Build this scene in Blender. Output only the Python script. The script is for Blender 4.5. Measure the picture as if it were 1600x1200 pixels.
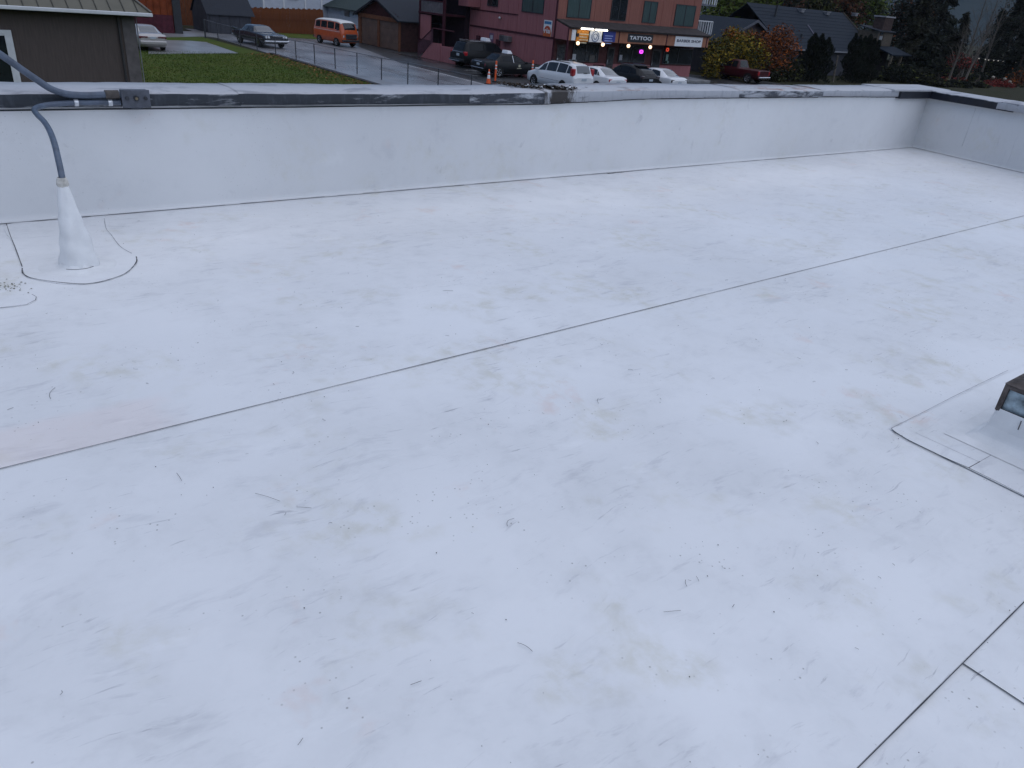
import bpy, bmesh, math, random
import numpy as np
from mathutils import Matrix, Vector
random.seed(7)
PI = math.pi
for o in list(bpy.data.objects): bpy.data.objects.remove(o)
S = bpy.context.scene
C = bpy.data.collections.new('scene'); S.collection.children.link(C)

# ------------------------------------------------------------------ camera
# world axes: +X along the back parapet, +Y away across the parapet, roof deck z = 0
F = 1169.0
RX = np.array([1640., -455., F]); RX /= np.linalg.norm(RX)
RY = np.array([-1030., -709., F]); RY -= RX * (RX @ RY); RY /= np.linalg.norm(RY)
RZ = np.cross(RX, RY); RZ = -RZ if RZ[1] > 0 else RZ
R = np.array([RX, RY, RZ])
EYE, G = 1.6, -3.63
cd = bpy.data.cameras.new('camera'); cam = bpy.data.objects.new('camera', cd); C.objects.link(cam)
cd.sensor_fit = 'HORIZONTAL'; cd.sensor_width = 36; cd.lens = F / 1600 * 36
cd.clip_start = 0.05; cd.clip_end = 6000
M = Matrix.Identity(4)
for i in range(3):
    M[i][0] = R[i, 0]; M[i][1] = -R[i, 1]; M[i][2] = -R[i, 2]
M[2][3] = EYE
cam.matrix_world = M
S.camera = cam
S.render.resolution_x = 1024; S.render.resolution_y = 768

# ------------------------------------------------------------------ light
SUN_EL, SUN_AZ = math.radians(70), math.radians(150)      # azimuth clockwise from +Y
w = bpy.data.worlds.new('World'); S.world = w; w.use_nodes = True
nt = w.node_tree; nt.nodes.clear()
sky = nt.nodes.new('ShaderNodeTexSky'); sky.sky_type = 'NISHITA'; sky.sun_disc = False
sky.sun_elevation = SUN_EL; sky.sun_rotation = SUN_AZ; sky.dust_density = .3; sky.ozone_density = 3.5; sky.air_density = 1.0
bg = nt.nodes.new('ShaderNodeBackground'); bg.inputs[1].default_value = .095
wo = nt.nodes.new('ShaderNodeOutputWorld')
nt.links.new(sky.outputs[0], bg.inputs[0]); nt.links.new(bg.outputs[0], wo.inputs[0])
sd = bpy.data.lights.new('sun', 'SUN'); sd.energy = 1.4; sd.angle = math.radians(125); sd.color = (1, .98, .96)
so = bpy.data.objects.new('sun', sd); C.objects.link(so)
dv = Vector((math.sin(SUN_AZ) * math.cos(SUN_EL), math.cos(SUN_AZ) * math.cos(SUN_EL), math.sin(SUN_EL)))
so.rotation_euler = dv.to_track_quat('Z', 'Y').to_euler(); so.location = (0, 0, 30)
S.cycles.max_bounces = 6; S.cycles.diffuse_bounces = 3; S.cycles.glossy_bounces = 3; S.cycles.volume_bounces = 0
S.view_settings.view_transform = 'Standard'; S.view_settings.look = 'None'
S.view_settings.gamma = 1; S.view_settings.exposure = 0.25; S.view_settings.use_curve_mapping = False

# ------------------------------------------------------------------ pixel helpers (photo 1600x1200 -> a point on a known plane)
def ray(x, y): return R @ np.array([x - 800., y - 600., F])
def _pl(x, y, a, v):
    r = ray(x, y); t = (v - (EYE if a == 2 else 0)) / r[a]; p = r * t; p[2] += EYE
    return Vector(p)
def gz(x, y, z=0.0): return _pl(x, y, 2, z)
def gy(x, y, Y): return _pl(x, y, 1, Y)
def gx(x, y, X): return _pl(x, y, 0, X)

# ------------------------------------------------------------------ materials
MATS = {}
def nd(t, ty, **kw):
    n = t.nodes.new(ty)
    for k, v in kw.items():
        if k in n.inputs: n.inputs[k].default_value = v
        else: setattr(n, k, v)
    return n
def ramp(t, src, a, b, ca=(0, 0, 0, 1), cb=(1, 1, 1, 1)):
    r = t.nodes.new('ShaderNodeValToRGB'); e = r.color_ramp.elements
    e[0].position = a; e[0].color = ca; e[1].position = b; e[1].color = cb
    t.links.new(src, r.inputs[0]); return r.outputs[0]
def mixc(t, fac, a, b, mode='MIX'):
    m = t.nodes.new('ShaderNodeMix'); m.data_type = 'RGBA'; m.blend_type = mode; m.clamp_factor = True
    for s, v in ((0, fac), (6, a), (7, b)):
        if isinstance(v, (int, float)): m.inputs[s].default_value = v
        elif isinstance(v, tuple): m.inputs[s].default_value = v if len(v) == 4 else (*v, 1)
        else: t.links.new(v, m.inputs[s])
    return m.outputs[2]
def math_(t, op, a, b=None, clamp=False):
    m = t.nodes.new('ShaderNodeMath'); m.operation = op; m.use_clamp = clamp
    for i, v in enumerate((a, b)):
        if v is None: continue
        if isinstance(v, (int, float)): m.inputs[i].default_value = v
        else: t.links.new(v, m.inputs[i])
    return m.outputs[0]
def base(name):
    m = bpy.data.materials.new(name); m.use_nodes = True; t = m.node_tree; t.nodes.clear()
    o = t.nodes.new('ShaderNodeOutputMaterial'); p = t.nodes.new('ShaderNodeBsdfPrincipled')
    t.links.new(p.outputs[0], o.inputs[0]); MATS[name] = m
    return m, t, p
def coords(t, scale=(1, 1, 1), rot=(0, 0, 0)):
    tc = t.nodes.new('ShaderNodeTexCoord'); mp = t.nodes.new('ShaderNodeMapping')
    mp.inputs['Scale'].default_value = scale; mp.inputs['Rotation'].default_value = rot
    t.links.new(tc.outputs['Object'], mp.inputs[0]); return mp.outputs[0]
def warp(t, vec, amt, scale=.9):
    n = nd(t, 'ShaderNodeTexNoise', Scale=scale, Detail=3.0); t.links.new(vec, n.inputs['Vector'])
    s_ = t.nodes.new('ShaderNodeVectorMath'); s_.operation = 'MULTIPLY_ADD'; t.links.new(n.outputs['Color'], s_.inputs[0]); s_.inputs[1].default_value = (amt,) * 3; t.links.new(vec, s_.inputs[2]); return s_.outputs[0]
def noise(t, vec, scale, detail=4, rough=.55, dist=0):
    n = nd(t, 'ShaderNodeTexNoise', Scale=scale, Detail=detail, Roughness=rough, Distortion=dist)
    t.links.new(vec, n.inputs['Vector']); return n.outputs['Fac']
def bump(t, p, h, strength, dist=.02):
    b = nd(t, 'ShaderNodeBump', Strength=strength, Distance=dist)
    t.links.new(h, b.inputs['Height']); t.links.new(b.outputs[0], p.inputs['Normal'])
def mat(name, col, rough=.6, metal=0, var=.2, scale=4, bmp=0, bscale=30, stretch=(1, 1, 1), coat=0, emit=0, island=0, trans=0):
    if name in MATS: return MATS[name]
    m, t, p = base(name)
    p.inputs['Roughness'].default_value = rough; p.inputs['Metallic'].default_value = metal
    p.inputs['Coat Weight'].default_value = coat; p.inputs['Coat Roughness'].default_value = .06
    if rough >= .7: p.inputs['Specular IOR Level'].default_value = .12
    v = coords(t, stretch); n = noise(t, v, scale)
    dk = tuple(c * (1 - var) for c in col); lt = tuple(min(1, c * (1 + var)) for c in col)
    c = ramp(t, n, .3, .7, (*dk, 1), (*lt, 1))
    if island:
        g = t.nodes.new('ShaderNodeNewGeometry')
        k = ramp(t, g.outputs['Random Per Island'], 0, 1, (1 - island,) * 3 + (1,), (1 + island,) * 3 + (1,))
        c = mixc(t, 1.0, c, k, 'MULTIPLY')
    t.links.new(c, p.inputs['Base Color'])
    if bmp: bump(t, p, noise(t, coords(t, stretch), bscale, 3), bmp)
    if emit:
        p.inputs['Emission Color'].default_value = (*col, 1); p.inputs['Emission Strength'].default_value = emit
    if trans: p.inputs['Subsurface Weight'].default_value = 0
    return m

def membrane(name, dirt=1.0, stainbox=False, sh=1.0):
    m, t, p = base(name)
    v = coords(t); w = warp(t, v, .22, 1.6)
    def stretched(sx, sy, rot):
        mp = t.nodes.new('ShaderNodeMapping'); mp.inputs['Scale'].default_value = (sx, sy, 1); mp.inputs['Rotation'].default_value = (0, 0, rot)
        t.links.new(w, mp.inputs[0]); return mp.outputs[0]
    MUL = lambda *a: a[0] if len(a) == 1 else math_(t, 'MULTIPLY', a[0], MUL(*a[1:]))
    nb, nm, nf = noise(t, v, .5, 3), noise(t, v, 2.1, 6, .62), noise(t, w, 10, 5, .62)
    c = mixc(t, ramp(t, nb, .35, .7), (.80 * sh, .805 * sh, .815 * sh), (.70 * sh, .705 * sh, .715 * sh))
    c = mixc(t, MUL(ramp(t, nm, .42, .70), .38 * dirt), c, (.58, .59, .60))
    c = mixc(t, MUL(ramp(t, nf, .50, .74), ramp(t, nm, .40, .60), .40 * dirt), c, (.52, .525, .535))
    # short smudges, scuffs and hair scratches in several directions
    for sx, sy, rot, sc, lo, hi, mask, k, col in ((1, 3.2, .5, 3.4, .58, .72, nb, .60, (.47, .475, .50)), (1, 4.5, -.7, 5.0, .60, .72, nm, .60, (.46, .465, .49)), (3, 30, -.25, 1.5, .64, .72, nm, .75, (.33, .33, .36)), (4, 34, 1.0, 1.4, .66, .73, nm, .7, (.36, .36, .38)), (1, 3.5, .3, 2.2, .60, .74, nb, .55, (.86, .865, .875))):
        f = MUL(ramp(t, noise(t, stretched(sx, sy, rot), sc, 5, .64), lo, hi), ramp(t, mask, .42, .58), k * dirt)
        c = mixc(t, f, c, col)
    # tan and olive mud stains
    st = MUL(ramp(t, noise(t, v, 1.7, 4, .6), .53, .64), ramp(t, nf, .42, .66), .5 * dirt)
    c = mixc(t, st, c, (.575, .555, .455))
    c = mixc(t, MUL(ramp(t, noise(t, w, 2.4, 4, .6), .63, .72), ramp(t, nf, .40, .56), .45 * dirt), c, (.70, .55, .50))
    # grit
    vo = nd(t, 'ShaderNodeTexVoronoi', Scale=34.0); t.links.new(v, vo.inputs['Vector'])
    c = mixc(t, MUL(ramp(t, vo.outputs['Distance'], .05, .14, (1, 1, 1, 1), (0, 0, 0, 1)), ramp(t, noise(t, v, 2.6, 3), .52, .60), .75 * dirt), c, (.20, .19, .18))
    if stainbox:   # old pinkish lap patch beside the seam
        sx = t.nodes.new('ShaderNodeSeparateXYZ'); t.links.new(v, sx.inputs[0])
        wob = math_(t, 'MULTIPLY', math_(t, 'SUBTRACT', noise(t, v, 6, 4), .5), .25)
        soft = lambda a, k: math_(t, 'MULTIPLY', a, k, True)
        fx = soft(math_(t, 'SUBTRACT', .66, math_(t, 'ADD', sx.outputs[0], wob)), 7)
        fy = soft(math_(t, 'SUBTRACT', 3.02, math_(t, 'ADD', sx.outputs[1], math_(t, 'MULTIPLY', wob, .4))), 14)
        fz = math_(t, 'GREATER_THAN', sx.outputs[1], math_(t, 'ADD', math_(t, 'MULTIPLY', sx.outputs[0], .0144), 2.71))
        c = mixc(t, MUL(fx, fy, fz, .26), c, (.78, .61, .57))
    t.links.new(c, p.inputs['Base Color'])
    rr = ramp(t, nm, .35, .7, (.36,) * 3 + (1,), (.56,) * 3 + (1,)); t.links.new(rr, p.inputs['Roughness'])
    bump(t, p, nm, .16, .03)
    return m
M_deck = membrane('roof_membrane_white', 1.0, True)
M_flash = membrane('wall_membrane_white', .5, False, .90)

def coping_mat(name, lo, hi, a=(.62, .63, .66), b=(.075, .085, .11), rust=0.0, rot=False, streak=.45):
    m, t, p = base(name)
    v = coords(t); n = noise(t, coords(t, (.9, 1.6, 4)), 2.6, 8, .66, .4)
    c = mixc(t, ramp(t, n, lo, hi), b, a)
    c = mixc(t, math_(t, 'MULTIPLY', ramp(t, noise(t, coords(t, (1, 1, .3)), 14, 4, .7), .5, .72), streak), c, (.16, .18, .22))
    if rust:
        c = mixc(t, math_(t, 'MULTIPLY', ramp(t, noise(t, coords(t, (.7, 2, 2)), 3.2, 5, .65), .50, .6), rust), c, (.23, .09, .05))
    if rot:   # rotten, blackened place with paint runs near x = 5
        sx = t.nodes.new('ShaderNodeSeparateXYZ'); t.links.new(v, sx.inputs[0])
        d = math_(t, 'ABSOLUTE', math_(t, 'SUBTRACT', sx.outputs[0], 5.02))
        d = math_(t, 'ADD', d, math_(t, 'MULTIPLY', math_(t, 'SUBTRACT', noise(t, coords(t, (1, 1, .4)), 11, 5, .7), .5), .75))
        c = mixc(t, math_(t, 'MULTIPLY', math_(t, 'SUBTRACT', .22, d), 9, True), c, (.030, .024, .022))
    t.links.new(c, p.inputs['Base Color'])
    p.inputs['Roughness'].default_value = .5
    bump(t, p, n, .12, .01); return m

M_seam = mat('seam_grime', (.09, .09, .10), .8, var=.5, scale=9)
M_seam2 = mat('seam_grime_light', (.30, .30, .32), .8, var=.5, scale=12)
M_cone = mat('boot_membrane', (.74, .745, .75), .5, var=.08, scale=9, bmp=.15, bscale=14)
M_conduit = mat('conduit_grey_blue', (.075, .098, .14), .42, var=.3, scale=18, bmp=.1)
M_jbox = mat('galvanised_box_grey', (.075, .083, .105), .55, metal=.1, var=.35, scale=14, bmp=.15)
M_darkm = mat('dark_metal', (.02, .022, .028), .5, var=.4, scale=10)
M_galv = mat('galvanised_pale', (.26, .33, .37), .45, metal=.3, var=.6, scale=22, bmp=.15, bscale=20)
M_rustrim = mat('rusted_rim', (.10, .085, .08), .7, var=.5, scale=14, bmp=.3)
M_black = mat('black_flashing', (.012, .014, .022), .35, var=.4, scale=6)
M_glass = mat('window_glass_dark', (.012, .016, .020), .06, var=.3, scale=2)
M_curtain = mat('curtained_glass', (.055, .085, .085), .12, var=.25, scale=3, stretch=(9, 9, .3))
M_white = mat('white_trim', (.62, .63, .65), .55, var=.08)
M_taupe = mat('taupe_siding', (.095, .076, .070), .75, var=.12, scale=3, stretch=(6, 6, .5), bmp=.15)
M_olive = mat('olive_metal_roof', (.088, .082, .058), .5, var=.15, scale=2)
M_pink = mat('maroon_pink_siding', (.30, .120, .128), .75, var=.14, scale=3, stretch=(5, 5, .25), bmp=.2)
M_pinkd = mat('maroon_trim', (.055, .016, .024), .7, var=.2)
M_orange = mat('rust_orange_siding', (.255, .108, .085), .75, var=.16, scale=3, stretch=(4, 4, .2), bmp=.2)
M_canopy = mat('canopy_felt', (.052, .045, .045), .85, var=.25, scale=3)
M_shop = mat('shopfront_maroon', (.085, .035, .035), .7, var=.25, scale=4)
M_fascia = mat('fascia_board_orange', (.30, .135, .085), .7, var=.2, scale=3, stretch=(1, 1, .4))
M_brown = mat('garage_brown_trim', (.15, .062, .034), .7, var=.2)
M_gdoor = mat('garage_door_tan', (.115, .066, .048), .65, var=.22, scale=2)
M_gable = mat('garage_gable_red', (.055, .018, .018), .8, var=.3, scale=4)
M_slate = mat('slate_shingle', (.028, .032, .041), .75, var=.3, scale=14, stretch=(1, 3, 3), bmp=.4, bscale=18)
M_bluesl = mat('blue_grey_shingle', (.011, .017, .027), .75, var=.28, scale=9, stretch=(1, 3, 3), bmp=.4, bscale=14)
M_greenr = mat('green_grey_shingle', (.040, .055, .055), .8, var=.25, scale=10, bmp=.4)
M_wsiding = mat('white_lap_siding', (.43, .46, .52), .6, var=.08, scale=3)
M_fence = mat('cedar_fence_brown', (.135, .046, .020), .8, var=.35, scale=5, stretch=(4, 4, .6), bmp=.2)
M_rustw = mat('rust_brown_wall', (.19, .045, .018), .8, var=.3, scale=2, bmp=.1)
M_greyw = mat('grey_shed_wall', (.055, .058, .070), .8, var=.2, stretch=(6, 1, .5))
M_beige = mat('beige_board', (.095, .08, .065), .7, var=.2)
M_conc = mat('damp_concrete', (.20, .20, .205), .35, var=.22, scale=1.2, bmp=.2, bscale=25)
M_steel = mat('fence_steel', (.05, .055, .065), .5, metal=.3, var=.3)
M_lot_line = mat('worn_white_paint', (.45, .45, .46), .6, var=.4, scale=5)
M_tyre = mat('tyre_rubber', (.014, .014, .015), .8, var=.2)
M_rim = mat('alloy_rim', (.42, .43, .45), .3, metal=.8, var=.1)
M_chrome = mat('chrome', (.62, .64, .68), .12, metal=1, var=.05)
M_red = mat('tail_lens_red', (.35, .012, .018), .2, var=.2, coat=.5)
M_dlens = mat('tail_lens_smoked', (.03, .015, .02), .2, var=.2, coat=.5)
M_lens = mat('head_lens', (.60, .63, .66), .12, var=.1, coat=.6)
M_plate = mat('number_plate', (.38, .43, .48), .5, var=.15, scale=20)
M_cglass = mat('car_glass', (.012, .015, .019), .04, var=.2)
M_tint = mat('tinted_car_glass', (.008, .010, .013), .08, var=.2); M_tint.node_tree.nodes['Principled BSDF'].inputs['Specular IOR Level'].default_value = .16
M_rear = mat('sky_lit_car_glass', (.035, .046, .06), .05, var=.1, coat=.6); M_rear.node_tree.nodes['Principled BSDF'].inputs['IOR'].default_value = 1.6
M_orangep = mat('orange_plastic', (.72, .10, .018), .5, var=.15)
M_reflect = mat('white_reflective_band', (.72, .72, .74), .4, var=.08)
M_bark = mat('bark', (.055, .045, .038), .9, var=.35, scale=8, bmp=.4)
M_barkp = mat('pale_bark', (.12, .105, .09), .9, var=.3, scale=8, bmp=.4)

def asphalt(name, k):
    m, t, p = base(name); v = coords(t)
    c = mixc(t, ramp(t, noise(t, v, .35, 5), .35, .65), (.030 * k, .031 * k, .034 * k), (.058 * k, .058 * k, .062 * k)); t.links.new(c, p.inputs['Base Color'])
    wet = ramp(t, noise(t, coords(t, (1, .28, 1), (0, 0, .05)), .42, 5, .6), .38, .62, (.22,) * 3 + (1,), (.46,) * 3 + (1,))
    t.links.new(wet, p.inputs['Roughness'])
    bump(t, p, noise(t, v, 40, 2), .10, .01); return m
M_asph = asphalt('wet_asphalt_dark', .9); M_street = asphalt('wet_street_pale', 4.0); M_street.node_tree.nodes['Principled BSDF'].inputs['Specular IOR Level'].default_value = .9
def grassmat(name, a, b, c3):
    m, t, p = base(name); v = coords(t)
    c = mixc(t, ramp(t, noise(t, v, .25, 5, .6), .38, .62), a, b)
    c = mixc(t, math_(t, 'MULTIPLY', ramp(t, noise(t, v, 1.1, 6, .65), .5, .7), .6), c, c3)
    t.links.new(c, p.inputs['Base Color']); p.inputs['Roughness'].default_value = .9; p.inputs['Specular IOR Level'].default_value = .08
    bump(t, p, noise(t, v, 25, 4, .7), .6, .05); return m
M_lawn = grassmat('lawn_turf', (.052, .082, .014), (.072, .088, .018), (.095, .080, .024))
M_soil = grassmat('dark_ground', (.026, .030, .014), (.034, .032, .020), (.040, .034, .022))
M_blade = mat('grass_blades', (.068, .100, .020), .8, var=.25, scale=.5, island=.25)
def leafm(name, col, isl=.5): return mat(name, col, .7, var=.35, scale=.6, island=isl)
L_yel = leafm('leaves_yellow_olive', (.20, .14, .016)); L_org = leafm('leaves_orange', (.24, .065, .012)); L_grn = leafm('leaves_green', (.075, .105, .018))
L_olv = leafm('leaves_olive_dark', (.050, .055, .014)); L_drk = leafm('needles_dark', (.010, .014, .009)); L_drk2 = leafm('needles_brown_green', (.018, .019, .011))
L_red = leafm('leaves_red', (.14, .022, .018)); L_rst = leafm('leaves_rust', (.085, .032, .016))

# ------------------------------------------------------------------ mesh helpers
LOC = {}
class MB:
    def __init__(s): s.v = []; s.f = []; s.m = []; s.sm = []
    def add(s, vs, fs, mi=0, smooth=False):
        k = len(s.v); s.v += [tuple(a) for a in vs]
        for f in fs: s.f.append(tuple(i + k for i in f)); s.m.append(mi); s.sm.append(smooth)
        return s
    def box(s, x0, x1, y0, y1, z0, z1, mi=0):
        vs = [(x, y, z) for z in (z0, z1) for y in (y0, y1) for x in (x0, x1)]
        return s.add(vs, [(0, 2, 3, 1), (4, 5, 7, 6), (0, 1, 5, 4), (1, 3, 7, 5), (3, 2, 6, 7), (2, 0, 4, 6)], mi)
    def slab(s, poly, off, mi=0):
        n = len(poly); off = Vector(off); a = [Vector(p) for p in poly]; b = [p + off for p in a]
        fs = [tuple(range(n)), tuple(reversed(range(n, 2 * n)))] + [(i, i + n, (i + 1) % n + n, (i + 1) % n) for i in range(n)]
        return s.add(a + b, fs, mi)
    def tube(s, path, r, n=8, mi=0, cap=True, smooth=True):
        P = [Vector(p) for p in path]; rs = r if isinstance(r, (list, tuple)) else [r] * len(P); rings = []; up = None
        for i, p in enumerate(P):
            d = (P[min(i + 1, len(P) - 1)] - P[max(i - 1, 0)]).normalized()
            if up is None or abs(up.dot(d)) > .95: up = Vector((0, 0, 1)) if abs(d.z) < .9 else Vector((1, 0, 0))
            a = d.cross(up).normalized(); b = a.cross(d).normalized(); up = b
            rings.append([p + (a * math.cos(2 * PI * k / n) + b * math.sin(2 * PI * k / n)) * rs[i] for k in range(n)])
        vs = [q for r_ in rings for q in r_]
        fs = [(i * n + k, i * n + (k + 1) % n, (i + 1) * n + (k + 1) % n, (i + 1) * n + k) for i in range(len(P) - 1) for k in range(n)]
        s.add(vs, fs, mi, smooth)
        if cap: s.add(rings[0], [tuple(reversed(range(n)))], mi); s.add(rings[-1], [tuple(range(n))], mi)
        return s
    def ball(s, c, r, n=8, mi=0, sq=(1, 1, 1), jit=0):
        vs = []; m = n // 2 + 1
        for i in range(m + 1):
            th = PI * i / m
            for k in range(n):
                q = r * (1 + random.uniform(-jit, jit))
                vs.append((c[0] + q * sq[0] * math.sin(th) * math.cos(2 * PI * k / n), c[1] + q * sq[1] * math.sin(th) * math.sin(2 * PI * k / n), c[2] + q * sq[2] * math.cos(th)))
        fs = [(i * n + k, (i + 1) * n + k, (i + 1) * n + (k + 1) % n, i * n + (k + 1) % n) for i in range(m) for k in range(n)]
        return s.add(vs, fs, mi, True)
    def lathe(s, c, prof, n=24, mi=0):
        vs = [(c[0] + r * math.cos(2 * PI * k / n), c[1] + r * math.sin(2 * PI * k / n), c[2] + z) for r, z in prof for k in range(n)]
        fs = [(i * n + k, i * n + (k + 1) % n, (i + 1) * n + (k + 1) % n, (i + 1) * n + k) for i in range(len(prof) - 1) for k in range(n)]
        return s.add(vs, fs, mi, True)
    def strip(s, path, w, z=0, mi=0, jit=0):
        P = [Vector(p) for p in path]; vs = []; 
        for i, p in enumerate(P):
            d = (P[min(i + 1, len(P) - 1)] - P[max(i - 1, 0)]); d.z = 0; d.normalize(); q = Vector((-d.y, d.x, 0)) * w * .5 * (1 + random.uniform(-jit, jit))
            vs += [p + q + Vector((0, 0, z)), p - q + Vector((0, 0, z))]
        return s.add(vs, [(2 * i, 2 * i + 1, 2 * i + 3, 2 * i + 2) for i in range(len(P) - 1)], mi)
    def build(s, name, mats, parent=None, bev=0, **tags):
        me = bpy.data.meshes.new(name); me.from_pydata(s.v, [], s.f); me.update()
        for m in (mats if isinstance(mats, (list, tuple)) else [mats]): me.materials.append(m)
        for p, mi, sm in zip(me.polygons, s.m, s.sm): p.material_index = mi; p.use_smooth = sm
        bm = bmesh.new(); bm.from_mesh(me); bmesh.ops.recalc_face_normals(bm, faces=bm.faces); bm.to_mesh(me); bm.free()
        o = bpy.data.objects.new(name, me); C.objects.link(o)
        if parent:
            o.parent = parent
            if parent.name in LOC: o.matrix_parent_inverse = Matrix.Translation(-LOC[parent.name])
        if bev:
            b = o.modifiers.new('bevel', 'BEVEL'); b.width = bev; b.segments = 2; b.limit_method = 'ANGLE'
        tag(o, **tags); return o
def tag(o, label=None, cat=None, group=None, kind=None):
    if label: o['label'] = label
    if cat: o['category'] = cat
    if group: o['group'] = group
    if kind: o['kind'] = kind
    return o
def thing(name, label, cat, loc=(0, 0, 0), group=None, rz=None):
    o = bpy.data.objects.new(name, None); C.objects.link(o); o.location = loc; o.empty_display_size = .2
    if rz is None: LOC[o.name] = Vector(loc)          # parts are given in world coordinates
    else: o.rotation_euler = (0, 0, rz)               # parts are given in local coordinates
    return tag(o, label, cat, group)
def bx(name, m, parent, *a, bev=0, **t): return MB().box(*a).build(name, m, parent, bev, **t)
def text_mesh(txt, name, m, parent, o, ux, uy, bold=0.0):
    """flat lettering fitted into the rectangle at o spanned by ux (reading direction) and uy (up)"""
    cu = bpy.data.curves.new('txt', 'FONT'); cu.body = txt; cu.offset = bold; cu.resolution_u = 3
    ob = bpy.data.objects.new('txt', cu); C.objects.link(ob)
    dg = bpy.context.evaluated_depsgraph_get(); me = bpy.data.meshes.new_from_object(ob.evaluated_get(dg))
    vs = [v.co.copy() for v in me.vertices]; fs = [tuple(p.vertices) for p in me.polygons]
    bpy.data.objects.remove(ob); bpy.data.meshes.remove(me)
    x0, x1 = min(v.x for v in vs), max(v.x for v in vs); y0, y1 = min(v.y for v in vs), max(v.y for v in vs)
    o = Vector(o); ux = Vector(ux); uy = Vector(uy); nrm = ux.cross(uy).normalized() * .006
    q = [o + ux * ((v.x - x0) / (x1 - x0)) + uy * ((v.y - y0) / (y1 - y0)) + nrm for v in vs]
    return MB().add(q, fs).build(name, m, parent)

# ================================================================== SETTING
def ground_sheet(name, poly, z, m, kind='structure'):
    n = len(poly); return MB().add([(p[0], p[1], z) for p in poly], [tuple(range(n))]).build(name, m, None, kind=kind)
ground_sheet('ground', [(-1500, -1500), (1500, -1500), (1500, 1500), (-1500, 1500)], G - .03, M_soil)
ground_sheet('parking_lot', [(29.5, -60), (64, -60), (64, 46), (38, 60), (35, 70), (33, 66), (29.8, 52)], G - .016, M_asph)
ground_sheet('street', [(21.9, -60), (29.5, -60), (29.8, 52), (33, 66), (35, 70), (34, 74), (21.5, 76)], G - .012, M_street)
lawn = ground_sheet('lawn', [(-25, 9), (21.9, 9), (22.2, 52.5), (21.2, 56), (20.5, 70), (-25, 70)], G - .02, M_lawn)
ground_sheet('grass_verge', [(24.5, 72), (33, 70), (35.5, 76), (24.5, 79)], G - .004, M_lawn)
pad = [gz(*p, G) for p in ((232, 84), (372, 83), (322, 66), (300, 64), (232, 62))]
MB().slab([(p.x, p.y, G - .05) for p in pad], (0, 0, .06)).build('concrete_pad', M_conc, None, kind='structure')
sw = [gz(*p, G) for p in ((255, 58), (322, 57), (345, 60), (325, 49), (255, 49))]
MB().slab([(p.x, p.y, G - .05) for p in sw], (0, 0, .065)).build('concrete_path', M_conc, None, kind='structure')
MB().box(21.55, 21.9, 9, 56.5, G - .05, G + .04).build('kerb', mat('dark_kerb', (.045, .045, .047), .8, var=.3), None, .02, kind='structure')
MB().box(39.1, 54.4, 43.4, 46, G - .05, G + .13).build('pavement', M_conc, None, .02, kind='structure')
for i, (xa, ya, xb, yb, wd) in enumerate([(29.35, 40.0, 29.75, 51.2, .11), (33.0, 48.6, 38.4, 48.6, .10), (31.4, 45.4, 33.4, 46.0, .08)]):
    MB().strip([(xa, ya, G), (xb, yb, G)], wd, -.006).build('painted_line', M_lot_line, None, kind='structure')
# wooded hillside beyond the town; unseen rest of the ring added to block horizon glow
hm, t, p = base('wooded_hillside'); v = coords(t)
c = mixc(t, ramp(t, noise(t, v, .05, 6, .7), .35, .65), (.024, .038, .046), (.038, .054, .062)); t.links.new(c, p.inputs['Base Color']); p.inputs['Roughness'].default_value = .95; p.inputs['Specular IOR Level'].default_value = .05
mb = MB(); NA, NR = 140, 14; vs = []
for i in range(NR):
    for k in range(NA):
        a = math.radians(-60 + 360 * k / (NA - 1)); rr = 620 + 60 * i
        h = (1 - math.cos(PI * min(1, i / (NR - 4)))) * .5 * (150 + 60 * math.sin(a * 3) + 25 * math.sin(a * 11 + i)) + random.uniform(-4, 6) * (i > 0)
        vs.append((rr * math.cos(a), rr * math.sin(a), G - .5 + h))
mb.add(vs, [(i * NA + k, i * NA + k + 1, (i + 1) * NA + k + 1, (i + 1) * NA + k) for i in range(NR - 1) for k in range(NA - 1)], 0, True)
mb.build('hills_and_glow_block', hm, None, kind='structure')

# ---------------- the roof we stand on
WY = 5.755                                   # inner face of the back parapet
def RXat(y): return 12.40 + (y - 5.8) * .17  # inner face of the right-hand parapet
deck = thing('roof_deck', None, None); deck['kind'] = 'structure'
def sheet(x0, x1f, y0, y1, z): # membrane sheets run along X and lap over the next one by a real step
    n = 40; vs = []
    for j, y in ((0, y0), (1, y1)):
        x1 = x1f(y) if callable(x1f) else x1f
        for i in range(n + 1): vs.append((x0 + (x1 - x0) * i / n, y, z))
    mb = MB().add(vs, [(i, i + 1, n + 2 + i, n + 1 + i) for i in range(n)])
    e = [(q[0], q[1], z - .006) for q in vs[:n + 1]]
    mb.add(vs[:n + 1] + e, [(i, n + 1 + i, n + 2 + i, i + 1) for i in range(n)])
    return mb.build('membrane_sheet', M_deck, deck)
def ys(x): return 2.71 + .0144 * x           # main seam
def mainseam():
    n = 60; X0 = -6; vs = []; X1 = RXat(2.8)
    xs = [X0 + (X1 - X0) * i / n for i in range(n + 1)]
    return xs
xs = mainseam()
far = MB(); A = [(x, ys(x) , .0) for x in xs]; B = [(RXat(5.8) - (RXat(5.8) + 6) * (1 - i / 60), 5.78, .0) for i in range(61)]
far.add(A + B, [(i, i + 1, 62 + i, 61 + i) for i in range(60)]); far.add(A + [(p[0], p[1], -.008) for p in A], [(i, 61 + i, 62 + i, i + 1) for i in range(60)]); far.build('membrane_sheet', M_deck, deck)
mid = MB(); A = [(x, ys(x) + .05, -.004) for x in xs]; B = [(-6 + (RXat(.36) + 6) * i / 60, .355 + .012 * (-6 + (RXat(.36) + 6) * i / 60 - 1.5), -.004) for i in range(61)]
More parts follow.
